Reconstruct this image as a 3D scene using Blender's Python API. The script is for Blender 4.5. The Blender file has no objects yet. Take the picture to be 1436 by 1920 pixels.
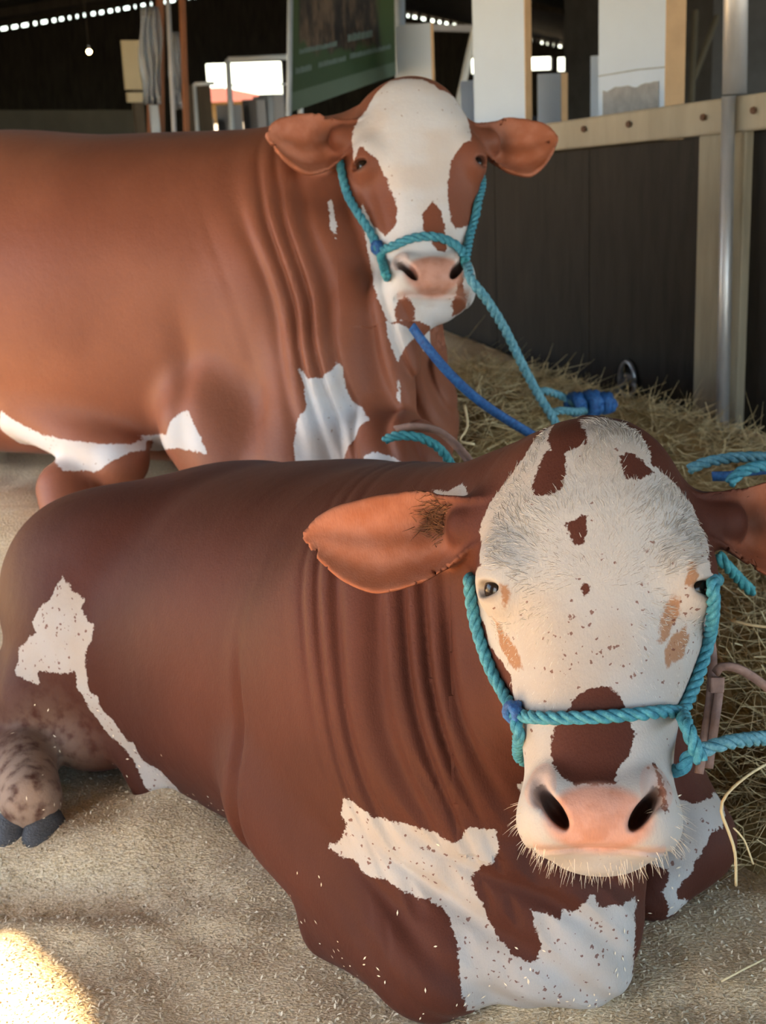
import bpy, bmesh, math, random
import numpy as np
from mathutils import Vector, Matrix
from mathutils.bvhtree import BVHTree

# ---------------------------------------------------------------- camera
scene = bpy.context.scene
W_PX, H_PX, F_PX = 1436.0, 1920.0, 2600.0
PITCH, ROLL, CAM_H = math.radians(17.0), math.radians(2.5), 1.12
cam_fw = np.array([0.0, math.cos(PITCH), -math.sin(PITCH)])
_r0 = np.array([1.0, 0, 0]); _u0 = np.cross(_r0, cam_fw)
cam_r = math.cos(ROLL) * _r0 - math.sin(ROLL) * _u0
cam_u = math.sin(ROLL) * _r0 + math.cos(ROLL) * _u0
CAM = np.array([0.0, 0.0, CAM_H])
cd = bpy.data.cameras.new('camera')
cam = bpy.data.objects.new('camera', cd)
scene.collection.objects.link(cam)
cd.sensor_fit = 'HORIZONTAL'; cd.sensor_width = 36.0
cd.lens = F_PX / W_PX * 36.0
cd.clip_start = 0.05; cd.clip_end = 200
cam.matrix_world = Matrix(((cam_r[0], cam_u[0], -cam_fw[0], CAM[0]), (cam_r[1], cam_u[1], -cam_fw[1], CAM[1]),
                           (cam_r[2], cam_u[2], -cam_fw[2], CAM[2]), (0, 0, 0, 1)))
cd.dof.use_dof = True; cd.dof.focus_distance = 1.6
cd.dof.aperture_fstop = (cd.lens / 1000.0) / 0.0050
scene.camera = cam

# ---------------------------------------------------------------- sky, sun, exposure
world = bpy.data.worlds.new('sky'); scene.world = world; world.use_nodes = True
wn = world.node_tree.nodes; wl = world.node_tree.links
sky = wn.new('ShaderNodeTexSky'); sky.sky_type = 'NISHITA'; sky.sun_disc = False
SUN_EL, SUN_AZ = math.radians(38), math.radians(-137)      # the sun stands behind and to the left of the camera
sky.sun_elevation = SUN_EL; sky.sun_rotation = SUN_AZ
wl.new(sky.outputs[0], wn['Background'].inputs[0]); wn['Background'].inputs[1].default_value = 0.72
sun_d = bpy.data.lights.new('sun', 'SUN'); sun_d.energy = 50.0; sun_d.angle = math.radians(1.0); sun_d.color = (1.0, 0.70, 0.38)
sun = bpy.data.objects.new('sun', sun_d); scene.collection.objects.link(sun)
SUN_DIR = np.array([math.sin(SUN_AZ) * math.cos(SUN_EL), math.cos(SUN_AZ) * math.cos(SUN_EL), math.sin(SUN_EL)])  # towards the sun
sun.rotation_euler = Vector(SUN_DIR).to_track_quat('Z', 'Y').to_euler()
scene.view_settings.view_transform = 'Standard'; scene.view_settings.look = 'None'
scene.view_settings.gamma = 1.0; scene.view_settings.use_curve_mapping = False
scene.view_settings.exposure = 0.5
random.seed(7); rng = np.random.default_rng(7)

# ---------------------------------------------------------------- helpers
COL = scene.collection
def link(o, parent=None):
    COL.objects.link(o)
    if parent is not None: o.parent = parent
    return o
def tag(o, label=None, cat=None, group=None, kind=None):
    if label: o['label'] = label
    if cat: o['category'] = cat
    if group: o['group'] = group
    if kind: o['kind'] = kind
    return o
def empty(name, loc=(0, 0, 0), rz=0.0):
    o = bpy.data.objects.new(name, None); o.location = loc; o.rotation_euler = (0, 0, rz); o.empty_display_size = 0.05
    return link(o)
def mesh_obj(name, V, Fc, mat=None, parent=None, smooth=False):
    me = bpy.data.meshes.new(name)
    me.from_pydata([tuple(map(float, v)) for v in V], [], [tuple(map(int, f)) for f in Fc]); me.update()
    if mat is not None: me.materials.append(mat)
    if smooth: me.polygons.foreach_set('use_smooth', [True] * len(me.polygons))
    o = bpy.data.objects.new(name, me)
    return link(o, parent)
def quad_mesh(name, V, Q, ngons=None):
    """fast mesh from numpy verts and quads"""
    me = bpy.data.meshes.new(name)
    me.vertices.add(len(V)); me.vertices.foreach_set('co', np.asarray(V, np.float32).ravel())
    if ngons:
        k = 4; st = np.cumsum([0] + [4] * len(Q) + [len(g) for g in ngons]); flat = np.concatenate([Q.ravel(), *[np.array(g) for g in ngons]])
        me.loops.add(len(flat)); me.loops.foreach_set('vertex_index', flat.astype(np.int32)); m_ = len(st) - 1
        me.polygons.add(m_); me.polygons.foreach_set('loop_start', st[:-1].astype(np.int32)); me.polygons.foreach_set('loop_total', np.diff(st).astype(np.int32))
        me.polygons.foreach_set('use_smooth', np.ones(m_, bool)); me.update(calc_edges=True); me.validate(); return me
    n = len(Q); k = Q.shape[1]
    me.loops.add(n * k); me.loops.foreach_set('vertex_index', Q.astype(np.int32).ravel())
    me.polygons.add(n); me.polygons.foreach_set('loop_start', np.arange(0, n * k, k, dtype=np.int32))
    me.polygons.foreach_set('loop_total', np.full(n, k, np.int32))
    me.polygons.foreach_set('use_smooth', np.ones(n, bool))
    me.update(calc_edges=True); me.validate()
    return me
def at(px, py, Z):
    """point of the place seen at this pixel of the photograph, Z metres along the optical axis"""
    return CAM + Z * (cam_fw + (px - W_PX / 2) / F_PX * cam_r + (H_PX / 2 - py) / F_PX * cam_u)
def unit(v): v = np.asarray(v, float); return v / np.linalg.norm(v)

# ---------------------------------------------------------------- implicit surfaces for the animals
def smin(a, b, k):
    h = np.clip(0.5 + 0.5 * (b - a) / k, 0, 1)
    return b * (1 - h) + a * h - k * h * (1 - h)
def smax(a, b, k): return -smin(-a, -b, k)
def ell(P, c, r, R=None):
    q = P - np.asarray(c)
    if R is not None: q = q @ np.asarray(R)            # columns of R are the axes
    r = np.asarray(r, float)
    k0 = np.sqrt(((q / r) ** 2).sum(1)); k1 = np.sqrt(((q / (r * r)) ** 2).sum(1))
    return k0 * (k0 - 1.0) / np.maximum(k1, 1e-6)
def cone(P, a, b, ra, rb):
    a = np.asarray(a, float); b = np.asarray(b, float); ba = b - a; l2 = ba @ ba
    t = np.clip(((P - a) @ ba) / l2, 0, 1)
    return np.linalg.norm(P - a - t[:, None] * ba, axis=1) - (ra + (rb - ra) * t)
def hermite(x, xs, ys):
    """smooth monotone-ish interpolation through stations"""
    xs = np.asarray(xs, float); ys = np.asarray(ys, float)
    d = np.diff(ys) / np.diff(xs); m = np.empty_like(ys); m[0] = d[0]; m[-1] = d[-1]
    with np.errstate(divide='ignore', invalid='ignore'):
        hm = np.where(d[:-1] * d[1:] > 0, 2 * d[:-1] * d[1:] / (d[:-1] + d[1:]), 0)
    m[1:-1] = hm
    x = np.clip(x, xs[0], xs[-1]); i = np.clip(np.searchsorted(xs, x) - 1, 0, len(xs) - 2)
    h = xs[i + 1] - xs[i]; t = (x - xs[i]) / h
    return ((1 + 2 * t) * (1 - t) ** 2 * ys[i] + t * (1 - t) ** 2 * h * m[i] + t * t * (3 - 2 * t) * ys[i + 1] + t * t * (t - 1) * h * m[i + 1])
def loft(S, Y, Z, st, n=2.3):
    """st rows: s, y0, half width, z top, z bottom ; superelliptic section"""
    st = np.asarray(st, float); s = st[:, 0]
    y0 = hermite(S, s, st[:, 1]); hw = hermite(S, s, st[:, 2]); zt = hermite(S, s, st[:, 3]); zb = hermite(S, s, st[:, 4])
    zc = (zt + zb) / 2; hh = np.maximum((zt - zb) / 2, 0.004); hw = np.maximum(hw, 0.004)
    if st.shape[1] > 5: n = hermite(S, s, st[:, 5])
    q = ((np.abs(Y - y0) / hw) ** n + (np.abs(Z - zc) / hh) ** n + 1e-9) ** (1.0 / n)
    d = (q - 1) * np.minimum(hw, hh)
    e = np.maximum(np.maximum(s[0] - S, S - s[-1]), 0)
    return np.where(e > 0, np.sqrt(np.maximum(d, 0) ** 2 + e * e) , d)
def surface(f, lo, hi, h, relax=3):
    """surface nets of f = 0, evaluated only near the surface, then projected onto it"""
    lo = np.asarray(lo, float); B = 4
    nb = np.ceil((np.asarray(hi) - lo) / (h * B)).astype(int); n = nb * B
    ci = np.stack(np.meshgrid(*[np.arange(k) for k in nb], indexing='ij'), -1).reshape(-1, 3)
    cc = lo + (ci * B + (B - 1) / 2) * h
    dc = np.concatenate([f(c) for c in np.array_split(cc, max(1, len(cc) // 200000))])
    D = np.repeat(np.repeat(np.repeat(dc.reshape(nb), B, 0), B, 1), B, 2)
    D = np.where(D > 0, np.maximum(D, h), np.minimum(D, -h))
    act = ci[np.abs(dc) < h * B * 2.2]
    off = np.stack(np.meshgrid(*[np.arange(B)] * 3, indexing='ij'), -1).reshape(-1, 3)
    for blk in np.array_split(act, max(1, len(act) // 4000)):
        ii = (blk[:, None, :] * B + off[None]).reshape(-1, 3)
        D[ii[:, 0], ii[:, 1], ii[:, 2]] = f(lo + ii * h)
    sg = D < 0
    cnt = np.zeros(n - 1, np.int8)
    cs = [(i, j, k) for i in (0, 1) for j in (0, 1) for k in (0, 1)]
    for i, j, k in cs: cnt += sg[i:n[0] - 1 + i, j:n[1] - 1 + j, k:n[2] - 1 + k]
    cell = np.argwhere((cnt > 0) & (cnt < 8))
    idx = -np.ones(n - 1, np.int64); idx[tuple(cell.T)] = np.arange(len(cell))
    acc = np.zeros((len(cell), 3)); num = np.zeros(len(cell))
    for a in range(3):
        for u in (0, 1):
            for v in (0, 1):
                p = np.zeros(3, int); o = [x for x in range(3) if x != a]; p[o[0]] = u; p[o[1]] = v
                q = p.copy(); q[a] = 1
                d0 = D[tuple((cell + p).T)]; d1 = D[tuple((cell + q).T)]
                m = (d0 < 0) != (d1 < 0)
                t = np.where(m, d0 / np.where(m, d0 - d1, 1), 0)
                pt = np.tile(p.astype(float), (len(cell), 1)); pt[:, a] = t
                acc += np.where(m[:, None], pt, 0); num += m
    V = lo + (cell + acc / num[:, None]) * h
    Q = []
    for a in range(3):
        o = [x for x in range(3) if x != a]
        sl0 = [slice(None)] * 3; sl1 = [slice(None)] * 3; sl0[a] = slice(0, n[a] - 1); sl1[a] = slice(1, n[a])
        e = np.argwhere(sg[tuple(sl0)] != sg[tuple(sl1)])
        e = e[(e[:, o[0]] > 0) & (e[:, o[1]] > 0) & (e[:, o[0]] < n[o[0]] - 1) & (e[:, o[1]] < n[o[1]] - 1)]
        def cidx(du, dv):
            c = e.copy(); c[:, o[0]] -= du; c[:, o[1]] -= dv
            return idx[tuple(c.T)]
        q = np.stack([cidx(1, 1), cidx(0, 1), cidx(0, 0), cidx(1, 0)], 1)
        flip = sg[tuple(e.T)]
        if a == 1: flip = ~flip
        q[~flip] = q[~flip][:, ::-1]
        Q.append(q)
    Q = np.concatenate(Q); Q = Q[(Q >= 0).all(1)]
    for _ in range(relax):
        d, g = grad(f, V)
        V = V - np.clip(d / np.maximum((g * g).sum(1), 0.05), -h * .6, h * .6)[:, None] * g
    return V, Q
def grad(f, V, e=1e-3):
    d = f(V); g = np.stack([f(V + np.eye(3)[i] * e) - d for i in range(3)], 1) / e
    return d, g
def refine(V, Q, f, sel, h):
    """split the selected quads in four; their neighbours keep the shared midpoints"""
    Q = np.asarray(Q); e = np.sort(np.stack([Q, np.roll(Q, -1, 1)], -1), -1)          # m,4,2
    se = e[sel].reshape(-1, 2); ue, inv = np.unique(se, axis=0, return_inverse=True); inv = inv.reshape(-1, 4)
    n = len(V); mid = (V[ue[:, 0]] + V[ue[:, 1]]) / 2; cen = V[Q[sel]].mean(1)
    im = n + inv; ic = n + len(ue) + np.arange(len(cen)); qs = Q[sel]
    new = np.concatenate([np.stack([qs[:, k], im[:, k], ic, im[:, k - 1]], 1) for k in range(4)])
    key = ue[:, 0].astype(np.int64) * n + ue[:, 1]; ek = e[..., 0].astype(np.int64) * n + e[..., 1]
    rest = np.where(~sel)[0]; pos = np.searchsorted(key, ek[rest]); pos = np.minimum(pos, len(key) - 1); hit = key[pos] == ek[rest]
    anyh = hit.any(1); keep = Q[rest[~anyh]]; ng = []
    for r, hh, pp in zip(rest[anyh], hit[anyh], pos[anyh]):
        p = []
        for k in range(4):
            p.append(int(Q[r, k]))
            if hh[k]: p.append(int(n + pp[k]))
        ng.append(p)
    P_ = np.concatenate([mid, cen])
    for _ in range(2):
        d, g = grad(f, P_); P_ = P_ - np.clip(d / np.maximum((g * g).sum(1), .05), -h * .4, h * .4)[:, None] * g
    return np.concatenate([V, P_]), np.concatenate([keep, new]), len(keep), ng
class Frame:
    """a local frame: origin and three axes"""
    def __init__(s, o, x, y, z): s.o = np.asarray(o, float); s.R = np.stack([unit(x), unit(y), unit(z)], 1)
    def loc(s, P): return (P - s.o) @ s.R
    def wor(s, q): return s.o + np.asarray(q, float) @ s.R.T
def frame_from(o, y, z):
    y = unit(y); z = np.asarray(z, float); z = unit(z - (z @ y) * y)
    return Frame(o, np.cross(y, z), y, z)
# ---------------------------------------------------------------- the animals
# head frame: x to the animal's right (the image left), t down the face from the poll, z out of the face
HEAD_ST = [  # t, x0, half width, z front, z back, exponent
    (-.012, 0, .012, -.085, -.105, 2.0), (0.0, 0, .048, -.045, -.135, 2.0), (.03, 0, .082, -.014, -.175, 2.1), (.07, 0, .103, -.002, -.20, 2.3),
    (.12, 0, .122, .004, -.215, 2.5), (.17, 0, .128, .002, -.225, 2.5), (.22, 0, .124, -.002, -.235, 2.4), (.28, 0, .106, -.004, -.215, 2.2),
    (.33, 0, .093, -.004, -.18, 2.15), (.38, 0, .083, 0.0, -.155, 2.2), (.42, 0, .080, .006, -.145, 2.4), (.45, 0, .078, .004, -.14, 2.5),
    (.475, 0, .068, -.012, -.13, 2.4), (.49, 0, .040, -.04, -.11, 2.2), (.496, 0, .01, -.07, -.08, 2.0)]
def ear_sdf(q, root, u, w, L, B, droop=.0):
    """q in head frame. u: direction along the ear, w: direction its hollow faces."""
    u = unit(u); w = np.asarray(w, float); w = unit(w - (w @ u) * u); v = np.cross(w, u)
    p = q - np.asarray(root); U = p @ u; Vv = p @ v; Ww = p @ w
    if v[1] < 0: Vv = -Vv                               # v points down the face
    un = U / L
    hb = hermite(un, [-.05, .05, .18, .35, .55, .75, .9, 1.0], np.array([.30, .42, .72, .95, 1.0, .82, .48, .06])) * B
    vc = hermite(un, [0, .3, .6, 1.0], np.array([.0, .12, .25, -.02])) * B + droop * un * un
    r = (Vv - vc) / np.maximum(hb, .004)
    cup = hermite(un, [0, .15, .5, 1.0], np.array([.036, .042, .026, .004]))
    c = cup * (np.clip(r, -1.3, 1.3) ** 2 - 1.0)
    c = c + .0028 * np.sin(r * 7.5 + 1.0) * bump(un, .15, .8, .06) * np.clip(1 - r * r, 0, 1)
    th = .0070 - .002 * un
    d2 = np.maximum((np.abs(Vv - vc) - hb) * .75, np.maximum(U - L, -.02 - U))
    d3 = np.abs(Ww - c) * .8 - th
    return smax(d2, d3, .006), un, r, d2
EYE_R = np.stack([unit([.87, 0, .5]), [0, 1, 0], unit([-.5, 0, .87])], 1)
EYE_C, EYE_RAD = (.1055, .197, -.037), .0185
def head_sdf(q, ears, mouth=1.0, wide=1.0):
    x, t, z = q[:, 0] / wide, q[:, 1], q[:, 2]
    ax = np.abs(x); qa = np.stack([ax, t, z], 1)
    d = loft(t, x, z, HEAD_ST)
    # the bridge of the nose is narrower than the cheeks
    d = smin(d, ell(qa, (.098, .180, -.05), (.034, .045, .042)), .03)            # brow over the eye
    d = smin(d, ell(qa, (.060, .240, -.17), (.056, .115, .07)), .05)              # cheek and jaw
    d = smax(d, -ell(qa, (.118, .285, .016), (.045, .085, .05)), .04)            # hollow before the cheek
    d = smin(d, ell(qa, (0, .440, -.002), (.054, .034, .028)), .02)               # nose pad
    d = smin(d, ell(qa, (.050, .436, -.010), (.030, .040, .030)), .02)           # rim of the nostril
    d = smin(d, ell(qa, (.046, .452, -.055), (.040, .040, .05)), .03)            # upper lip
    d = smin(d, ell(qa, (0, .482, -.075), (.050, .028, .045)), .02)              # lower lip and chin
    R = np.stack([unit([.80, .60, .0]), unit([-.60, .80, 0]), [0, 0, 1]], 1)
    d = smax(d, -ell(qa, (.0455, .438, .008), (.0095, .0225, .034), R), .008)      # nostril
    d = smax(d, -ell(qa, (.0610, .412, .012), (.006, .016, .015)), .014)          # its upper slit
    ml = .476 + 1.2 * ax * ax - .02 * np.clip(-z - .04, 0, 1)
    d = d + mouth * .004 * np.exp(-((t - ml) / .004) ** 2) * (ax < .075) * (z > -.13)
    # eye
    d = smin(d, ell(qa, (.104, .196, -.046), (.024, .026, .032)), .015)          # lids
    d = smax(d, -ell(qa, (.122, .197, -.028), (.017, .0085, .022), EYE_R), .005)  # opening of the lids
    d = smin(d, ell(qa, (.114, .184, -.034), (.011, .006, .025), EYE_R), .006)    # fold of the upper lid
    for e in ears:
        de, _, _, _ = ear_sdf(q, *e)
        d = smin(d, de, .012)
        root, u, w, L, B = e[:5]
        u = unit(u)
        d = smin(d, cone(q, np.asarray(root) - .07 * u, np.asarray(root) + .012 * u, .042, .026), .03)
    return d
# --- near animal
HEAD_N, HEAD_F = .972, 1.09
HN = frame_from((.231, 1.463, .779), (-.055, -.455, -.890), (-.15, -.88, .45))
EARS_N = [((.136, .113, -.105), (1.0, .045, .0), (.20, -.02, 1.0), .214, .060),
          ((-.136, .112, -.105), (-1.0, .045, .14), (-.12, -.10, 1.0), .205, .062)]
TN = Frame((.088, 1.927, 0), (-.68, .733, 0), (-.733, -.68, 0), (0, 0, 1))      # trunk: s to the rump, y to the near flank
TRUNK_N = [(-.40, .16, .05, .26, .10), (-.36, .15, .13, .38, .05), (-.28, .13, .20, .46, .0), (-.15, .10, .26, .545, -.03), (0, .05, .285, .575, -.04),
           (.2, .02, .30, .565, -.05), (.4, .01, .305, .53, -.06), (.6, .0, .295, .495, -.07), (.72, -.01, .27, .455, -.07),
           (.85, -.02, .22, .385, -.05), (.95, -.03, .15, .29, .0), (1.02, -.03, .03, .20, .1)]
def crease(u, wl, warp=0.0):
    """soft rolls parted by narrow creases, 0..1 (1 in the crease)"""
    f = u / wl + warp; f = f - np.floor(f) - .5
    return np.exp(-(f / .24) ** 2)
def bump(x, a, b, w):
    return 1 / (1 + np.exp(-np.clip((x - a) / w, -40, 40))) / (1 + np.exp(-np.clip((b - x) / w, -40, 40)))
def near_folds(P):
    """skin folds that run down the neck"""
    u = (P - np.array([.205, 1.52, .50])) @ unit([-.80, .36, -.30])
    v = P[:, 2]
    m = bump(u, .03, .31, .022) * bump(v, .10, .56, .03)
    wob = .35 * np.sin(v * 9.0 + 1.0) + .25 * np.sin(v * 21.0 + u * 14)
    m = m * (.35 + .65 * bump(v, .24, .60, .05))
    c = m * crease(u + .012 * np.sin(u * 40), .040, wob * .45)
    # slack skin of the brisket, in slanting folds
    u2 = P @ unit([.62, .10, .78]); m2 = bump(P[:, 0], -.03, .30, .03) * bump(P[:, 2], .02, .30, .04) * (P[:, 1] < 1.66)
    c2 = m2 * crease(u2, .058, .22 * np.sin(P[:, 0] * 17 + 1) + .12 * np.sin(P[:, 2] * 31))
    return u, 1.0, np.maximum(c, c2 * .9)
def near_sdf(P):
    q = TN.loc(P); s, y, z = q.T
    d = loft(s, y, z, TRUNK_N)
    d = smin(d, cone(P, (.06, 1.86, .38), (.225, 1.56, .61), .20, .125), .12)     # neck
    d = smin(d, cone(P, (.10, 1.75, .24), (.19, 1.52, .43), .19, .10), .10)      # throat
    d = smin(d, cone(P, (.15, 1.66, .14), (.19, 1.57, .115), .14, .125), .06)      # brisket
    d = smin(d, cone(P, (.07, 1.60, .17), (.16, 1.50, .07), .075, .062), .04)    # fold of the dewlap
    d = smin(d, cone(P, (.25, 1.56, .20), (.235, 1.50, .06), .05, .055), .035)
    d = smin(d, ell(q, (-.10, .24, .31), (.20, .10, .24)), .07)                  # shoulder
    d = smin(d, cone(P, (-.120, 1.80, .165), (.040, 1.518, .068), .130, .085), .04)  # near forearm to the bent knee
    d = smin(d, cone(P, (.02, 1.545, .07), (-.08, 1.66, .03), .07, .06), .03)
    d = smin(d, cone(P, (.345, 1.80, .19), (.405, 1.73, .095), .085, .064), .04)     # far forearm
    d = smin(d, cone(P, (.405, 1.725, .09), (.35, 1.675, .05), .064, .046), .03)
    d = smin(d, ell(q, (.66, .17, .25), (.26, .17, .22)), .08)                   # thigh
    d = smin(d, ell(q, (.62, .27, .22), (.13, .08, .13)), .06)                   # stifle
    d = smin(d, cone(P, TN.wor((.66, .30, .14)), TN.wor((.95, .33, .05)), .10, .06), .04)
    d = smin(d, ell(P, (-.50, 2.135, .095), (.085, .06, .06)), .02)              # sac in the groin
    d = smin(d, cone(P, (-.505, 2.13, .20), (-.40, 2.06, .04), .02, .035), .025) # fold from the flank to the belly
    d = smin(d, cone(P, (-.80, 2.25, .045), (-.62, 2.10, .065), .05, .05), .03)  # shank along the ground
    d = smin(d, cone(P, (-.615, 2.08, .075), (-.58, 1.985, .062), .054, .050), .02)  # fetlock and pastern
    # creases behind the elbow and before the hip
    d = d + .012 * np.exp(-((s - .075 - .10 * (z - .2)) / .012) ** 2) * bump(z, .06, .36, .03) * (y > .1)
    d = d + .010 * np.exp(-((s - .50 + .25 * (z - .4)) / .05) ** 2) * bump(z, .32, .50, .04)
    u, m, c = near_folds(P)
    d = d + .0085 * m * c
    dh = head_sdf(HN.loc(P) / HEAD_N, EARS_N) * HEAD_N
    return smin(d, dh, .035)
# --- far animal
HF = frame_from((.108, 3.10, 1.165), (.03, -.50, -.865), (.10, -.865, .5))
EARS_F = [((.132, .122, -.065), (1.0, .09, .30), (-.30, -.05, 1.0), .172, .066),
          ((-.138, .120, -.095), (-1.0, .03, .10), (.0, -.05, 1.0), .155, .066)]
TF = Frame((-.05, 3.30, 0), (-.95, .31, 0), (-.31, -.95, 0), (0, 0, 1))
TRUNK_F = [(-.24, .10, .06, .60, .40), (-.18, .08, .18, .78, .33), (-.06, .05, .28, .95, .26), (.1, .03, .35, 1.04, .24), (.35, .02, .39, 1.04, .25), (.6, .02, .41, 1.04, .26),
           (.9, .02, .40, 1.06, .26), (1.15, .0, .36, 1.06, .25), (1.4, 0, .27, .96, .25), (1.55, 0, .05, .7, .45)]
def far_folds(P):
    u = (P - np.array([.04, 2.98, .80])) @ unit([-.90, .25, -.36])
    v = P[:, 2]
    m = bump(u, -.02, .26, .03) * bump(v, .42, .93, .04)
    return u, m, crease(u + .016 * np.sin(u * 33), .050, .16 * np.sin(v * 8 + u * 9) + .10 * np.sin(v * 19))
def far_sdf(P):
    q = TF.loc(P); s, y, z = q.T
    d = loft(s, y, z, TRUNK_F)
    d = smin(d, cone(P, (-.12, 3.33, .76), (.085, 3.19, 1.0), .27, .13), .10)    # neck and crest
    d = smin(d, cone(P, (-.10, 3.12, .54), (.03, 3.06, .82), .20, .09), .09)     # throat
    d = smin(d, cone(P, (.045, 2.90, .66), (.035, 2.83, .50), .065, .045), .05)  # dewlap
    d = smin(d, cone(P, (-.02, 2.92, .66), (-.02, 2.87, .49), .06, .04), .04)
    d = smin(d, ell(q, (.03, .30, .58), (.20, .13, .30)), .08)                   # shoulder
    d = smin(d, cone(P, (-.10, 2.93, .56), (-.14, 2.86, .36), .12, .13), .06)    # chest
    d = smin(d, cone(P, (-.36, 3.02, .42), (-.30, 2.97, .34), .13, .13), .06)    # elbow
    d = smin(d, ell(P, (.09, 3.02, .42), (.09, .14, .15)), .04)                  # far shoulder
    d = smin(d, cone(P, (-.02, 2.86, .39), (.045, 2.71, .385), .11, .105), .03)   # folded foreleg
    d = smin(d, cone(P, TF.wor((.70, .34, .42)), TF.wor((.44, .40, .33)), .05, .065), .07)  # fold of the belly
    d = smin(d, cone(P, (-.72, 3.06, .27), (-.70, 2.98, .20), .07, .06), .03)    # hind foot under the belly
    d = d + .012 * np.exp(-((s - .235 - .12 * (z - .4)) / .03) ** 2) * bump(z, .34, .62, .04) * (y > 0)
    u, m, c = far_folds(P)
    d = d + .0115 * m * c
    dh = head_sdf(HF.loc(P) / HEAD_F, EARS_F) * HEAD_F
    return smin(d, dh, .04)
def unwrap(q):
    """sideways coordinate that goes on around the cheeks"""
    return q[:, 0] + np.sign(q[:, 0]) * .6 * np.maximum(0, -q[:, 2] - .03)
NEAR_BOX = ((-1.2, 1.1, -.15), (.75, 3.1, 1.0), .0075)
FAR_BOX = ((-1.9, 2.5, .1), (.6, 4.5, 1.4), .009)
# coat markings, as points on the animals (face: unwrapped head frame; body: normal and outline)
NEAR_FACE = [('w',[[0.0736,0.0026],[0.0319,0.0014],[-0.0205,0.0002],[-0.0462,0.0058],[-0.0593,0.0238],[-0.0643,0.058],[-0.0918,0.077],[-0.1228,0.1017],[-0.13,0.1346],[-0.1213,0.1683],[-0.1334,0.1945],[-0.209,0.2349],[-0.2127,0.2808],[-0.1864,0.3204],[-0.1309,0.3537],[-0.1939,0.3922],[-0.1619,0.4465],[-0.1535,0.5245],[-0.0512,0.5493],[0.0183,0.5559],[0.0466,0.5399],[0.0766,0.5231],[0.1114,0.4278],[0.118,0.395],[0.118,0.3701],[0.118,0.3336],[0.118,0.2908],[0.1835,0.2408],[0.1895,0.1968],[0.1277,0.1705],[0.1554,0.1277],[0.1398,0.0976],[0.112,0.0685],[0.0852,0.0425],[0.0807,0.0138]]),('b',[[0.1939,0.2151],[0.1869,0.2529],[0.17,0.2908],[0.167,0.3275],[0.1478,0.334],[0.1526,0.3038],[0.1603,0.267],[0.1741,0.2293]]),('b',[[0.0546,0.0192],[0.0671,-0.0003],[0.0462,-0.0014],[0.0243,-0.001],[0.0039,0.0219],[0.0069,0.0358],[0.0188,0.0419],[0.0306,0.0476],[0.0307,0.0734],[0.0337,0.0889],[0.0485,0.0973],[0.0635,0.0959],[0.0697,0.0855],[0.0637,0.0699],[0.0549,0.0444],[0.0457,0.0424]]),('b',[[-0.0268,0.0525],[-0.0398,0.0486],[-0.0543,0.0573],[-0.0657,0.0691],[-0.0506,0.0834],[-0.0362,0.0777]]),('b',[[0.0312,0.1314],[0.0165,0.12],[0.009,0.1219],[0.0081,0.1408],[0.0141,0.1553],[0.0227,0.1522]]),('b',[[0.0191,0.314],[-0.0066,0.3054],[-0.0234,0.3138],[-0.0343,0.3363],[-0.0395,0.3588],[-0.0334,0.3813],[-0.022,0.3926],[-0.0161,0.4091],[0.0227,0.4097],[0.0367,0.4044],[0.0484,0.3879],[0.0514,0.3653],[0.0425,0.3453]]),('b',[[0.0159,0.1989],[0.01,0.1943],[0.0061,0.2019],[0.0114,0.2076]]),('b',[[-0.0587,0.3866],[-0.0656,0.3977],[-0.0711,0.4195],[-0.0692,0.441],[-0.0656,0.4251],[-0.0608,0.4032]]),('t',[[0.1054,0.1923],[0.0953,0.196],[0.093,0.2111],[0.1007,0.2202]]),('t',[[0.126,0.2258],[0.1162,0.2434],[0.0948,0.268],[0.0871,0.286],[0.1096,0.285],[0.1387,0.2565]]),('t',[[-0.0739,0.2151],[-0.0814,0.205],[-0.091,0.2083],[-0.0883,0.2311],[-0.0777,0.2573],[-0.0657,0.258]]),('t',[[-0.1051,0.2371],[-0.1182,0.2494],[-0.1092,0.2702],[-0.0802,0.2843],[-0.0742,0.2661],[-0.0874,0.2482]]),('t',[[-0.0988,0.1758],[-0.1059,0.1667],[-0.1124,0.1867],[-0.1053,0.1983],[-0.0967,0.1957]])]
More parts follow.
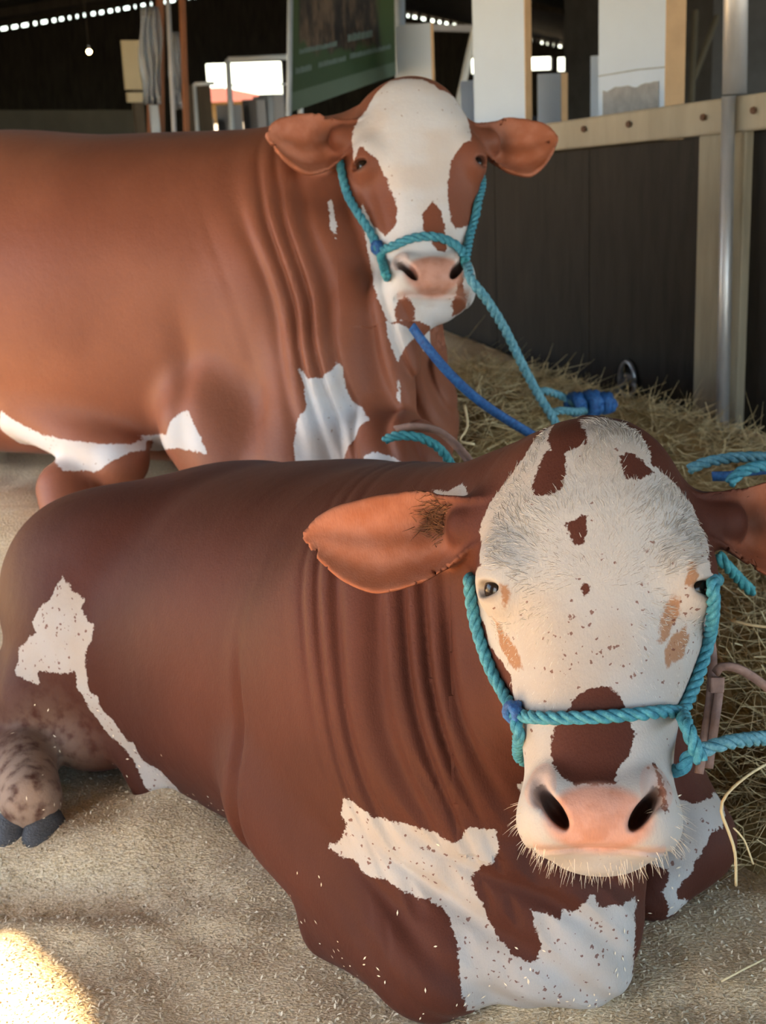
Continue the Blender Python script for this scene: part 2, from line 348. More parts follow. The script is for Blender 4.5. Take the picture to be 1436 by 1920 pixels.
NEAR_BODY = [('w',[-0.548,-0.785,0.289],[[-0.527,2.142,0.382],[-0.509,2.12,0.364],[-0.495,2.108,0.356],[-0.485,2.1,0.352],[-0.493,2.097,0.339],[-0.48,2.079,0.323],[-0.468,2.068,0.32],[-0.473,2.063,0.297],[-0.484,2.064,0.279],[-0.488,2.062,0.252],[-0.485,2.059,0.227],[-0.494,2.064,0.214],[-0.508,2.072,0.244],[-0.521,2.078,0.235],[-0.554,2.099,0.228],[-0.581,2.117,0.225],[-0.577,2.11,0.202],[-0.592,2.118,0.204],[-0.607,2.128,0.208],[-0.629,2.146,0.211],[-0.618,2.149,0.23],[-0.621,2.161,0.249],[-0.599,2.141,0.266],[-0.592,2.137,0.282],[-0.575,2.124,0.286],[-0.585,2.139,0.304],[-0.569,2.136,0.328],[-0.548,2.129,0.344],[-0.544,2.137,0.359]]),('w',[-0.461,-0.867,-0.191],[[-0.508,2.072,0.244],[-0.491,2.062,0.241],[-0.484,2.059,0.206],[-0.47,2.052,0.204],[-0.468,2.055,0.179],[-0.447,2.046,0.159],[-0.427,2.038,0.129],[-0.416,2.025,0.133],[-0.408,2.033,0.097],[-0.373,1.998,0.095],[-0.349,1.995,0.067],[-0.346,2.038,0.024],[-0.364,2.041,0.028],[-0.383,2.029,0.035],[-0.407,2.029,0.056],[-0.416,2.038,0.081],[-0.439,2.05,0.114],[-0.466,2.063,0.133],[-0.485,2.067,0.165],[-0.496,2.067,0.189],[-0.507,2.071,0.212]]),('w',[-0.119,-0.972,0.204],[[-0.066,1.553,0.275],[-0.051,1.542,0.273],[-0.028,1.527,0.262],[0.011,1.506,0.261],[0.036,1.494,0.259],[0.067,1.478,0.249],[0.077,1.479,0.251],[0.079,1.479,0.262],[0.087,1.475,0.271],[0.118,1.471,0.268],[0.122,1.471,0.247],[0.114,1.472,0.221],[0.102,1.475,0.216],[0.092,1.479,0.203],[0.087,1.477,0.197],[0.094,1.472,0.178],[0.115,1.463,0.13],[0.133,1.45,0.108],[0.158,1.443,0.101],[0.168,1.445,0.117],[0.16,1.453,0.15],[0.157,1.459,0.165],[0.173,1.457,0.161],[0.192,1.453,0.152],[0.194,1.459,0.162],[0.212,1.459,0.158],[0.225,1.461,0.171],[0.233,1.466,0.175],[0.242,1.464,0.16],[0.274,1.48,0.153],[0.291,1.499,0.151],[0.289,1.483,0.108],[0.281,1.453,0.006],[0.25,1.428,-0.009],[0.183,1.421,-0.01],[0.126,1.427,0.002],[0.071,1.426,0.036],[0.067,1.458,0.125],[0.058,1.476,0.148],[0.049,1.486,0.156],[0.033,1.494,0.163],[0.014,1.502,0.163],[-0.012,1.517,0.174],[-0.039,1.535,0.175],[-0.058,1.551,0.189],[-0.072,1.56,0.188],[-0.089,1.576,0.193],[-0.071,1.561,0.211],[-0.063,1.552,0.238],[-0.069,1.557,0.247]]),('w',[0.552,-0.806,0.212],[[0.293,1.273,0.391],[0.414,1.696,0.163],[0.447,1.739,0.159],[0.452,1.739,0.151],[0.457,1.73,0.144],[0.445,1.684,0.132],[0.434,1.678,0.134],[0.426,1.672,0.132],[0.417,1.663,0.119],[0.41,1.659,0.109],[0.402,1.655,0.101],[0.398,1.652,0.089],[0.384,1.645,0.074],[0.375,1.639,0.065],[0.376,1.638,0.054],[0.385,1.644,0.048],[0.398,1.661,0.036],[0.399,1.662,0.036],[0.379,1.646,0.03],[0.36,1.64,0.022],[0.355,1.633,0.068],[0.367,1.649,0.09],[0.29,1.278,0.351],[0.285,1.255,0.383]]),('w',[-0.531,-0.507,0.679],[[0.037,1.555,0.668],[0.063,1.666,0.637],[0.08,1.622,0.648],[0.098,1.602,0.663],[0.091,1.528,0.668],[0.082,1.533,0.662],[0.07,1.547,0.663],[0.052,1.551,0.664]])]
FAR_FACE = [('w',[[0.009,0.0187],[-0.0203,0.0212],[-0.0481,0.0438],[-0.0944,0.0454],[-0.1197,0.0778],[-0.1041,0.1278],[-0.1004,0.1613],[-0.0821,0.1717],[-0.0563,0.2061],[-0.0469,0.2458],[-0.0443,0.2806],[-0.0472,0.3242],[-0.0549,0.3401],[-0.1091,0.314],[-0.1528,0.2656],[-0.1603,0.3031],[-0.1759,0.3841],[-0.1495,0.4525],[-0.1658,0.5312],[-0.1594,0.5391],[-0.1572,0.5503],[-0.1575,0.5526],[-0.0363,0.5603],[0.0256,0.5707],[0.0478,0.576],[0.0601,0.575],[0.079,0.5398],[0.1104,0.4529],[0.135,0.4015],[0.135,0.3516],[0.135,0.3338],[0.135,0.3405],[0.135,0.297],[0.1351,0.2613],[0.115,0.3093],[0.0847,0.3415],[0.0624,0.3335],[0.0526,0.3019],[0.0582,0.2695],[0.0717,0.2281],[0.087,0.1967],[0.1177,0.1652],[0.131,0.1903],[0.1323,0.1415],[0.1211,0.0979],[0.0897,0.0476],[0.0535,0.0098]]),('b',[[-0.0136,0.2877],[-0.0288,0.3092],[-0.033,0.3354],[-0.0316,0.3723],[-0.0282,0.3982],[-0.0125,0.3925],[-0.0025,0.3687],[0.0118,0.345],[0.0073,0.314]]),('b',[[0.0233,0.45],[0.0074,0.4274],[-0.0029,0.4478],[0.0035,0.457]]),('b',[[0.0668,0.4837],[0.0552,0.4793],[0.043,0.4896],[0.0344,0.4988],[0.037,0.5193],[0.0557,0.5224],[0.0737,0.5159],[0.0722,0.5018]]),('b',[[-0.0494,0.4319],[-0.0572,0.4755],[-0.0863,0.4873],[-0.0859,0.4902],[-0.0627,0.5014],[-0.0353,0.4894],[-0.0427,0.4753]])]
FAR_BODY = [('w',[0.254,-0.691,0.677],[[-0.09,3.018,0.89],[-0.081,3.031,0.898],[-0.073,2.982,0.857],[-0.065,2.951,0.819],[-0.072,2.943,0.812],[-0.084,2.961,0.841]]),('w',[-0.199,-0.854,0.481],[[-0.161,2.827,0.575],[-0.153,2.822,0.57],[-0.143,2.809,0.552],[-0.115,2.81,0.556],[-0.094,2.808,0.57],[-0.08,2.822,0.585],[-0.07,2.816,0.575],[-0.068,2.812,0.541],[-0.056,2.806,0.506],[-0.036,2.79,0.495],[-0.019,2.732,0.479],[-0.04,2.735,0.466],[-0.058,2.719,0.436],[-0.077,2.73,0.399],[-0.088,2.733,0.384],[-0.174,2.738,0.387],[-0.177,2.758,0.431],[-0.168,2.778,0.475],[-0.148,2.782,0.502],[-0.151,2.805,0.539]]),('w',[0.405,-0.878,0.256],[[0.024,2.839,0.66],[0.078,2.846,0.64],[0.081,2.846,0.625],[0.062,2.822,0.61],[0.044,2.812,0.578],[0.035,2.819,0.604],[0.024,2.828,0.631]]),('w',[-0.122,-0.946,0.302],[[0.041,2.798,0.546],[0.045,2.799,0.545],[0.047,2.782,0.494],[0.04,2.788,0.506]]),('w',[-0.477,-0.8,0.363],[[-0.028,2.651,0.431],[-0.005,2.637,0.437],[0.027,2.622,0.429],[0.055,2.609,0.411],[0.062,2.608,0.403],[-0.043,2.661,0.394],[-0.04,2.655,0.403]]),('w',[-0.317,-0.916,0.245],[[-0.871,3.148,0.444],[-0.844,3.136,0.422],[-0.777,3.101,0.395],[-0.709,3.062,0.386],[-0.627,3.026,0.384],[-0.56,3.028,0.38],[-0.535,3.063,0.378],[-0.546,3.065,0.39],[-0.462,2.941,0.42],[-0.452,2.94,0.45],[-0.42,2.931,0.473],[-0.407,2.918,0.472],[-0.396,2.901,0.449],[-0.382,2.884,0.423],[-0.369,2.868,0.39],[-0.433,2.923,0.39],[-0.539,3.032,0.363],[-0.565,3.007,0.363],[-0.61,2.995,0.341],[-0.637,3.009,0.323],[-0.714,3.02,0.327],[-0.748,3.097,0.34],[-0.869,3.266,0.334],[-0.894,3.21,0.382]])]
HALTER_NEAR = {'cheek_strap':[[0.1411,0.1754,-0.1072,0.8715,0.199,0.4482],[0.1399,0.2029,-0.1155,0.8332,0.1706,0.526],[0.1322,0.2378,-0.1137,0.8518,0.1938,0.4867],[0.1157,0.2823,-0.1016,0.8604,0.2256,0.4569],[0.0992,0.3106,-0.0855,0.8916,0.2499,0.3777],[0.0853,0.3327,-0.0549,0.9093,0.1093,0.4016]],'nose_band':[[0.0854,0.3356,-0.0556,0.9093,0.1093,0.4016],[0.0572,0.34,-0.0208,0.622,-0.0358,0.7822],[0.0223,0.3408,-0.0057,0.1628,-0.0575,0.985],[-0.0117,0.3388,-0.0044,-0.0908,-0.0258,0.9955],[-0.0457,0.3349,-0.0135,-0.503,0.0105,0.8642],[-0.0689,0.3319,-0.0318,-0.7136,-0.006,0.7005],[-0.086,0.3315,-0.0559,-0.8833,0.083,0.4613]],'chin_l':[[0.0854,0.3356,-0.0556,0.9093,0.1093,0.4016],[0.0804,0.3592,-0.05,0.921,0.0795,0.3815],[0.0891,0.3793,-0.1643,0.1111,0.8544,0.5076]],'cheek_strap2':[[-0.1233,0.1882,-0.0242,-0.5634,0.7233,0.3992],[-0.1226,0.2183,-0.0427,-0.7327,0.6364,0.2411],[-0.12,0.2484,-0.1029,-0.9413,0.2609,0.2141],[-0.108,0.2851,-0.0969,-0.9319,0.2453,0.2672],[-0.0942,0.3161,-0.0739,-0.9548,0.1967,0.223],[-0.086,0.3315,-0.0559,-0.8833,0.083,0.4613]]}
HALTER_FAR = {'cheek_strap':[[0.1449,0.1633,-0.0801,0.8842,0.3183,0.342],[0.1409,0.2004,-0.0803,0.9125,0.0721,0.4027],[0.1338,0.2454,-0.0733,0.8115,0.0262,0.5838],[0.1191,0.2932,-0.0599,0.428,0.0529,0.9022],[0.1046,0.3254,-0.0595,0.0953,0.1754,0.9799],[0.0862,0.3579,-0.0582,0.8997,0.2218,0.376]],'nose_band':[[0.0846,0.3647,-0.0581,0.9216,0.1591,0.3539],[0.0615,0.3725,-0.0224,0.6701,-0.0559,0.7401],[0.0339,0.3674,-0.0066,0.3556,-0.083,0.931],[0.0055,0.3661,-0.0016,0.0233,-0.1086,0.9938],[-0.0191,0.3695,-0.0026,-0.1879,-0.1175,0.9751],[-0.0397,0.3781,-0.0076,-0.4084,-0.1861,0.8936],[-0.0543,0.3954,-0.0044,-0.4587,-0.5861,0.6679],[-0.0611,0.4114,-0.0035,0.1251,-0.2988,0.9461]],'chin_l':[[0.083,0.3682,-0.0553,0.9216,0.1591,0.3539],[0.0793,0.3939,-0.0479,0.9587,-0.1086,0.2628],[0.0814,0.4283,-0.0087,0.9272,-0.2727,0.2569],[0.0802,0.4423,-0.0014,0.8717,0.0577,0.4867]],'cheek_strap2':[[-0.1064,0.2621,-0.0721,-0.8927,0.2831,0.3507],[-0.0949,0.3009,-0.0668,-0.9333,0.1828,0.3091],[-0.0792,0.3465,-0.0458,-0.8619,0.0397,0.5055],[-0.0613,0.4091,-0.0037,-0.6244,0.1604,0.7645]]}
# ---------------------------------------------------------------- materials
class NT:
    def __init__(s, name, rough=.6, spec=.3):
        s.m = bpy.data.materials.new(name); s.m.use_nodes = True; s.t = s.m.node_tree; s.n = s.t.nodes; s.b = s.n['Principled BSDF']
        s.b.inputs['Roughness'].default_value = rough; s.b.inputs['Specular IOR Level'].default_value = spec
    def new(s, kind, **kw):
        n = s.n.new('ShaderNode' + kind)
        for k, v in kw.items(): setattr(n, k, v)
        return n
    def lk(s, a, b): s.t.links.new(a, b)
    def put(s, sock, v):
        if hasattr(v, 'node'): s.lk(v, sock)
        elif isinstance(v, (tuple, list)): sock.default_value = (*v, 1) if len(v) == 3 and len(sock.default_value) == 4 else v
        else: sock.default_value = v
    def math(s, op, a, b=0.0, c=None, clamp=False):
        n = s.new('Math', operation=op, use_clamp=clamp); s.put(n.inputs[0], a); s.put(n.inputs[1], b)
        if c is not None: s.put(n.inputs[2], c)
        return n.outputs[0]
    def ramp(s, v, lo, hi):                       # smooth 0..1
        n = s.new('MapRange', interpolation_type='SMOOTHSTEP'); s.put(n.inputs[0], v); s.put(n.inputs[1], lo); s.put(n.inputs[2], hi); return n.outputs[0]
    def mix(s, f, a, b):
        n = s.new('Mix', data_type='RGBA'); s.put(n.inputs[0], f); s.put(n.inputs[6], a); s.put(n.inputs[7], b); return n.outputs[2]
    def attr(s, name): return s.new('Attribute', attribute_name=name).outputs['Fac']
    def obj(s): return s.new('TexCoord').outputs['Object']
    def scaled(s, vec, sc):
        n = s.new('Mapping'); s.lk(vec, n.inputs[0]); n.inputs['Scale'].default_value = sc if isinstance(sc, tuple) else (sc, sc, sc); return n.outputs[0]
    def noise(s, vec, scale, detail=2.0, rough=.5, dist=0.0):
        n = s.new('TexNoise'); s.lk(vec, n.inputs['Vector']); n.inputs['Scale'].default_value = scale; n.inputs['Detail'].default_value = detail
        n.inputs['Roughness'].default_value = rough; n.inputs['Distortion'].default_value = dist; return n.outputs[0]
    def voro(s, vec, scale, out='Distance'):
        n = s.new('TexVoronoi'); s.lk(vec, n.inputs['Vector']); n.inputs['Scale'].default_value = scale; return n.outputs[out]
    def bump(s, h, strength=.3, dist=.01, base=None):
        n = s.new('Bump'); n.inputs['Strength'].default_value = strength; n.inputs['Distance'].default_value = dist; s.put(n.inputs['Height'], h)
        if base is not None: s.lk(base, n.inputs['Normal'])
        return n.outputs[0]
    def col(s, c): s.put(s.b.inputs['Base Color'], c)
    def nrm(s, n): s.lk(n, s.b.inputs['Normal'])
def plain(name, c, rough=.6, spec=.3, var=.12, scale=12.0, metal=0.0, grain=None, bump=.15):
    """a colour with a little wear: noise in tone and relief"""
    t = NT(name, rough, spec); v = t.obj()
    if grain: v = t.scaled(v, grain)
    n = t.noise(v, scale, 4.0, .6)
    d = tuple(max(0, x * (1 - var * 2)) for x in c); l = tuple(min(1, x * (1 + var)) for x in c)
    t.col(t.mix(n, d, l)); t.b.inputs['Metallic'].default_value = metal
    if bump: t.nrm(t.bump(t.noise(v, scale * 6, 3.0), bump, .004))
    return t.m
def coat(name, brown_a, brown_b, white, tan, freckle, rough=.52, spec=.3):
    t = NT(name, rough, spec); o = t.obj()
    n1 = t.noise(o, 2.2, 3.0); n2 = t.noise(o, 55, 3.0, .65); n3 = t.noise(o, 260, 2.0, .6); fine = t.noise(o, 700, 2.0, .6)
    br = t.mix(t.ramp(n1, .35, .65), brown_a, brown_b)
    br = t.mix(t.math('MULTIPLY', t.ramp(fine, .35, .75), .35), br, tuple(c * .62 for c in brown_a))
    jag = t.math('ADD', t.math('MULTIPLY', t.math('SUBTRACT', n2, .5), .013), t.math('MULTIPLY', t.math('SUBTRACT', n3, .5), .008))
    w = t.ramp(t.math('ADD', t.attr('white'), jag), -.0008, .0012)
    tn = t.ramp(t.math('ADD', t.attr('tan'), jag), -.002, .003)
    wh = t.mix(t.ramp(t.noise(o, 9, 3.0), .35, .7), white, tuple(c * f for c, f in zip(white, (.95, .86, .78))))
    wh = t.mix(t.math('MULTIPLY', t.ramp(fine, .4, .8), .25), wh, tuple(c * .72 for c in white))
    wh = t.mix(t.math('MULTIPLY', tn, .85), wh, tan)
    wob = t.new('TexNoise'); t.lk(o, wob.inputs['Vector']); wob.inputs['Scale'].default_value = 170.0
    vm = t.new('VectorMath', operation='MULTIPLY_ADD'); t.lk(wob.outputs['Color'], vm.inputs[0]); vm.inputs[1].default_value = (.009, .009, .009); t.lk(o, vm.inputs[2])
    vd = t.new('TexVoronoi'); t.lk(vm.outputs[0], vd.inputs['Vector']); vd.inputs['Scale'].default_value = 150.0
    sep = t.new('SeparateColor'); t.lk(vd.outputs['Color'], sep.inputs[0])
    keep = t.math('LESS_THAN', sep.outputs[0], t.math('MULTIPLY', t.attr('freckle'), .75))
    rad = t.math('MULTIPLY_ADD', sep.outputs[1], .28, .10)
    spot = t.math('MULTIPLY', t.ramp(t.math('SUBTRACT', rad, vd.outputs['Distance']), -.03, .05), keep)
    wh = t.mix(t.math('MULTIPLY', spot, .8), wh, freckle)
    c = t.mix(w, br, wh)
    pk = t.attr('pink')
    pink = t.mix(t.ramp(t.noise(o, 40, 3.0), .4, .7), (.50, .27, .21), (.42, .20, .14))
    c = t.mix(t.ramp(pk, .25, .75), c, pink)
    c = t.mix(t.math('MULTIPLY', t.attr('inner'), .8), c, t.mix(t.ramp(t.noise(o, 30, 3.0), .35, .7), (.40, .135, .068), (.50, .20, .125)))  # inner ear skin, with the orange glow of light through it in the colour
    c = t.mix(t.math('MULTIPLY', t.attr('dust'), t.ramp(t.noise(o, 45, 3.0), .2, .6)), c, (.40, .29, .22))
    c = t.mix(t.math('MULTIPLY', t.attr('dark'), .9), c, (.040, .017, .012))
    t.col(c)
    t.put(t.b.inputs['Roughness'], t.math('SUBTRACT', rough + .04, t.math('MULTIPLY', t.ramp(pk, .3, .8), .18)))
    hair = t.noise(t.scaled(o, (1, 1, .35)), 420, 2.0, .6)
    cr = t.attr('fold')
    h = t.math('ADD', t.math('MULTIPLY', hair, .16), t.math('MULTIPLY', t.noise(o, 38, 3.0), .35))
    h = t.math('SUBTRACT', h, t.math('MULTIPLY', cr, 1.3))
    t.nrm(t.bump(h, .55, .006))
    t.b.inputs['Sheen Weight'].default_value = .03; t.b.inputs['Sheen Roughness'].default_value = .3
    return t.m
M = {}
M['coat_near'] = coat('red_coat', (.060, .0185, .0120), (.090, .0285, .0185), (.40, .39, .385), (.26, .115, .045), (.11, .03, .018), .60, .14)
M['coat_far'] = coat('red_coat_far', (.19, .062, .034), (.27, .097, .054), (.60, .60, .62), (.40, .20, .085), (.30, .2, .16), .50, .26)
t = NT('eye', .2, .25); t.col((.012, .007, .005)); t.b.inputs['Coat Weight'].default_value = .15; M['eye'] = t.m
M['hoof'] = plain('hoof', (.085, .085, .09), .55, .3, .3, 40, grain=(1, 1, 3), bump=.5)
M['hoof_dust'] = plain('dusty_skin', (.26, .17, .12), .8, .1, .4, 40)
def straight_hair(name, a, b):
    t = NT(name, .55, .25); t.col(t.mix(t.attr('rnd'), a, b)); return t.m
M['white_hair'] = straight_hair('white_hair', (.36, .325, .285), (.58, .555, .525))
M['ear_hair'] = straight_hair('ear_hair', (.06, .025, .012), (.30, .14, .07))
M['whisker'] = straight_hair('whisker', (.70, .58, .42), (.9, .82, .7))
M['straw'] = straight_hair('straw', (.36, .27, .13), (.78, .64, .38))
M['straw_pale'] = straight_hair('straw_pale', (.60, .48, .27), (.70, .58, .36))
M['husk_flake'] = straight_hair('husk_flake', (.50, .39, .24), (.90, .80, .62))
t = NT('husk', .9, .1); o = t.obj()
c = t.mix(t.ramp(t.noise(o, 260, 3.0, .7), .3, .7), (.50, .37, .21), (.90, .75, .52))
vc = t.new('TexVoronoi'); t.lk(t.scaled(o, (1, 1.6, 1)), vc.inputs['Vector']); vc.inputs['Scale'].default_value = 190
sp = t.new('SeparateColor'); t.lk(vc.outputs['Color'], sp.inputs[0])
c = t.mix(t.math('MULTIPLY', t.ramp(sp.outputs[0], .2, 1.0), .5), c, (.80, .69, .52))
c = t.mix(t.math('MULTIPLY', t.ramp(t.noise(o, 5, 4.0), .45, .75), .35), c, (.42, .31, .19))
t.col(c); t.nrm(t.bump(t.math('ADD', t.noise(o, 240, 3.0, .7), t.math('MULTIPLY', vc.outputs['Distance'], .8)), .45, .005)); M['husk'] = t.m
def rope_mat(name, a, b):
    t = NT(name, .5, .35); o = t.obj(); t.col(t.mix(t.ramp(t.noise(o, 130, 3.0, .7), .3, .7), a, b)); t.nrm(t.bump(t.noise(o, 900, 2.0), .5, .002)); return t.m
M['rope_cyan'] = rope_mat('cyan_rope', (.025, .165, .24), (.075, .31, .40))
M['rope_pale'] = rope_mat('pale_blue_rope', (.05, .20, .28), (.16, .37, .45))
M['rope_blue'] = rope_mat('dark_blue_rope', (.010, .055, .20), (.03, .14, .38))
M['rope_teal'] = rope_mat('teal_rope', (.02, .17, .22), (.07, .34, .38))
M['strap'] = plain('worn_strap', (.30, .19, .16), .7, .2, .3, 60)
M['timber'] = plain('grey_timber', (.37, .325, .25), .8, .15, .22, 9, grain=(1, 1, .25), bump=.35)
M['post_timber'] = plain('post_timber', (.33, .295, .225), .8, .15, .25, 9, grain=(3, 3, .4), bump=.3)
M['panel'] = plain('dark_board', (.022, .018, .014), .65, .25, .5, 7, grain=(4, 4, .6), bump=.3)
M['pipe'] = plain('galvanised_pipe', (.55, .56, .58), .42, .5, .15, 14, metal=.6, grain=(1, 1, .3))
M['white_board'] = plain('white_painted_board', (.47, .58, .74), .6, .25, .04, 5, bump=.05)
M['raw_edge'] = plain('raw_board_edge', (.55, .36, .20), .75, .15, .12, 12)
M['grey_patch'] = plain('bare_cement', (.30, .31, .33), .85, .1, .25, 25)
M['dark_metal'] = plain('dark_sheet', (.09, .085, .065), .7, .2, .3, 3, grain=(1, 1, .5))
M['dark_wood'] = plain('dark_boards', (.085, .07, .052), .8, .15, .4, 4, grain=(3, 3, .4))
M['concrete'] = plain('concrete', (.30, .28, .25), .85, .15, .2, 4)
M['yard'] = plain('pale_yard', (.26, .25, .22), .9, .1, .08, 2)
M['pole'] = plain('blue_grey_steel', (.24, .29, .35), .45, .4, .15, 8)
M['white_pipe'] = plain('white_pipe', (.55, .60, .64), .4, .4, .08, 8)
M['orange_timber'] = plain('red_brown_timber', (.22, .095, .05), .7, .2, .25, 8, grain=(2, 2, .3))
M['grey_panel'] = plain('grey_panel', (.33, .34, .37), .7, .2, .1, 5)
M['pale_panel'] = plain('pale_board', (.36, .33, .24), .7, .2, .1, 5)
M['store_wall'] = plain('dark_render', (.075, .08, .085), .85, .1, .25, 6)
M['rust'] = plain('rusty_bolt', (.13, .07, .045), .8, .2, .3, 60)
M['roof_red'] = plain('red_roof', (.085, .030, .022), .8, .1, .12, 2)
M['wall_yellow'] = plain('yellow_wall', (.12, .07, .024), .8, .1, .1, 2)
M['steel'] = plain('worn_steel', (.32, .33, .35), .35, .5, .3, 30, metal=.8)
t = NT('clear_sheet', .18, .5); t.col((.55, .62, .72)); t.b.inputs['Transmission Weight'].default_value = .75; t.b.inputs['Alpha'].default_value = .9; M['plastic'] = t.m
t = NT('lamp_glow', .5); t.b.inputs['Emission Color'].default_value = (1, .62, .25, 1); t.b.inputs['Emission Strength'].default_value = 40; M['glow'] = t.m
# printed banner: green with a dark picture of tall shapes on it
t = NT('printed_banner', .5, .3); g = t.new('TexCoord').outputs['Generated']
sx = t.new('SeparateXYZ'); t.lk(g, sx.inputs[0])
stripe = t.noise(t.scaled(g, (13, 1, 2.2)), 1.0, 4.0, .7)
pic = t.mix(t.ramp(stripe, .40, .68), (.012, .010, .010), (.11, .075, .05))
edge = t.math('ADD', sx.outputs[2], t.math('MULTIPLY', t.math('SUBTRACT', t.noise(t.scaled(g, (9, 1, 3)), 1.0, 3.0), .5), .30))
green = t.mix(t.ramp(sx.outputs[2], .0, .9), (.022, .052, .022), (.045, .072, .022))
low = t.ramp(edge, .30, .36)
side = t.math('MULTIPLY', t.ramp(t.math('ADD', sx.outputs[0], t.math('MULTIPLY', t.math('SUBTRACT', stripe, .5), .25)), .07, .13), t.math('SUBTRACT', 1.0, t.ramp(t.math('ADD', sx.outputs[0], t.math('MULTIPLY', t.math('SUBTRACT', stripe, .5), .2)), .78, .86)))
t.col(t.mix(t.math('MULTIPLY', low, side), green, pic)); M['banner'] = t.m
M['banner_band'] = plain('banner_hem', (.085, .125, .095), .6, .2, .08, 6)
M['print_pale'] = plain('faded_lettering', (.13, .18, .17), .6, .2, .1, 20)

# ---------------------------------------------------------------- building the animals
def poly_sd(p, poly):
    """signed distance to a polygon, positive inside"""
    poly = np.asarray(poly, float); a = poly; b = np.roll(poly, -1, 0)
    best = np.full(len(p), 1e9); ins = np.zeros(len(p), bool)
    for (x0, y0), (x1, y1) in zip(a, b):
        ex, ey = x1 - x0, y1 - y0; wx = p[:, 0] - x0; wy = p[:, 1] - y0
        t = np.clip((wx * ex + wy * ey) / (ex * ex + ey * ey + 1e-12), 0, 1)
        best = np.minimum(best, (wx - ex * t) ** 2 + (wy - ey * t) ** 2)
        c = ((y0 <= p[:, 1]) & (y1 > p[:, 1])) | ((y1 <= p[:, 1]) & (y0 > p[:, 1]))
        if abs(ey) > 1e-12: ins ^= c & (p[:, 0] < x0 + (p[:, 1] - y0) * ex / ey)
    d = np.sqrt(best)
    return np.where(ins, d, -d)
def set_attr(me, name, v):
    a = me.attributes.new(name, 'FLOAT', 'POINT'); a.data.foreach_set('value', np.asarray(v, np.float32))
def animal(name, f, box, fr, sc, ears, face, body, folds, mat, near):
    V, Q = surface(f, *box)
    def near_pts(q, pts, r): return np.min([np.linalg.norm(q - np.array(p), axis=1) - r_ for p, r_ in pts], axis=0) < 0
    qc = fr.loc(V[Q].mean(1)) / sc; ear0 = np.min([np.abs(ear_sdf(qc, *e)[0]) + 9 * (ear_sdf(qc, *e)[1] < 0) for e in ears], axis=0) < .02
    sel = ((qc[:, 1] > -.04) & (qc[:, 1] < .53) & (qc[:, 2] > -.25) & (np.abs(qc[:, 0]) < .17)) | ear0 | (np.multiply(*folds(V[Q].mean(1))[1:]) > .04)
    V, Q, nk, ng = refine(V, Q, f, sel, box[2])
    qc = fr.loc(V[Q].mean(1)) / sc; sel = (np.arange(len(Q)) >= nk) & (((qc[:, 1] > .385) & (qc[:, 2] > -.11) & (qc[:, 1] < .51)) | near_pts(qc, [((s_ * .114, .197, -.035), .034) for s_ in (-1, 1)], 0) | (near & (np.min([np.abs(ear_sdf(qc, *e)[0]) + 9 * ((ear_sdf(qc, *e)[1] < .05) | (np.abs(ear_sdf(qc, *e)[2]) < .7)) for e in ears], axis=0) < .01)))
    V, Q, nk2, ng2 = refine(V, Q, f, sel, box[2] / 2); ng = ng + ng2
    _, N = grad(f, V); N /= np.maximum(np.linalg.norm(N, axis=1), 1e-6)[:, None]
    me = quad_mesh(name, V, Q, ng); me.materials.append(mat)
    q = fr.loc(V) / sc
    earm = np.zeros(len(V), bool); inner = np.zeros(len(V)); dark = np.zeros(len(V))
    for e in ears:
        de, un, r, d2 = ear_sdf(q, *e)
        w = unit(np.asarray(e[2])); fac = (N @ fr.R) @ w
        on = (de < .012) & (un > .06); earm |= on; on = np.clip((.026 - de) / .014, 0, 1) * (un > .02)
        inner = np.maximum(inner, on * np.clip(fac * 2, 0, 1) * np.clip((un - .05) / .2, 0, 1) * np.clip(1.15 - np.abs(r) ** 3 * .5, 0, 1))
        dark = np.maximum(dark, on * (fac > 0) * .85 * np.exp(-((un - .20) / .17) ** 2 - ((r + .30) / .45) ** 2))  # shade of the ear hollow painted into the coat
    hm = (q[:, 1] > -.03) & (q[:, 1] < .52) & (q[:, 2] > -.25) & (np.abs(q[:, 0]) < .175) & ~earm
    white = np.full(len(V), -.05); tan = np.full(len(V), -.05)
    ht = np.stack([unwrap(q), q[:, 1]], 1)[hm]
    wsd = np.full(hm.sum(), -.05); tsd = np.full(hm.sum(), -.05)
    for c, poly in face:
        d = poly_sd(ht, poly)
        if c == 'w': wsd = np.maximum(wsd, d)
        elif c == 'b': wsd = np.minimum(wsd, -d)
        else: tsd = np.maximum(tsd, d)
    white[hm] = wsd; tan[hm] = tsd
    bm = ~hm & ~earm
    for c, n, pts in body:
        n = unit(n); pts = np.asarray(pts); cen = pts.mean(0); a = unit(np.cross([0, 0, 1], n)); b = np.cross(n, a)
        rel = V - cen; near_m = (np.abs(rel @ n) < .16) & (N @ n > -.05) & (np.linalg.norm(rel, axis=1) < .6) & (~earm)
        if c == 'w': near_m &= (~hm | (white <= -.0499))
        i = np.where(near_m)[0]
        d = poly_sd(np.stack([rel[i] @ a, rel[i] @ b], 1), np.stack([(pts - cen) @ a, (pts - cen) @ b], 1))
        white[i] = np.maximum(white[i], d)
    ax = np.abs(q[:, 0])
    pink = np.clip(1.25 - ((q[:, 0] / .055) ** 2 + ((q[:, 1] - .446) / .036) ** 2) ** 1.0 * .75, 0, 1) * (q[:, 2] > -.05) * hm
    pink = np.maximum(pink, np.clip(1.1 - ell(np.stack([ax, q[:, 1], q[:, 2]], 1), (.0615, .410, .010), (.010, .018, .03)) / .012, 0, .45) * hm)
    lips = np.exp(-((q[:, 1] - .478) / .012) ** 2) * (ax < .07) * (q[:, 2] > -.12) * hm
    pink = np.maximum(pink, lips * .5)
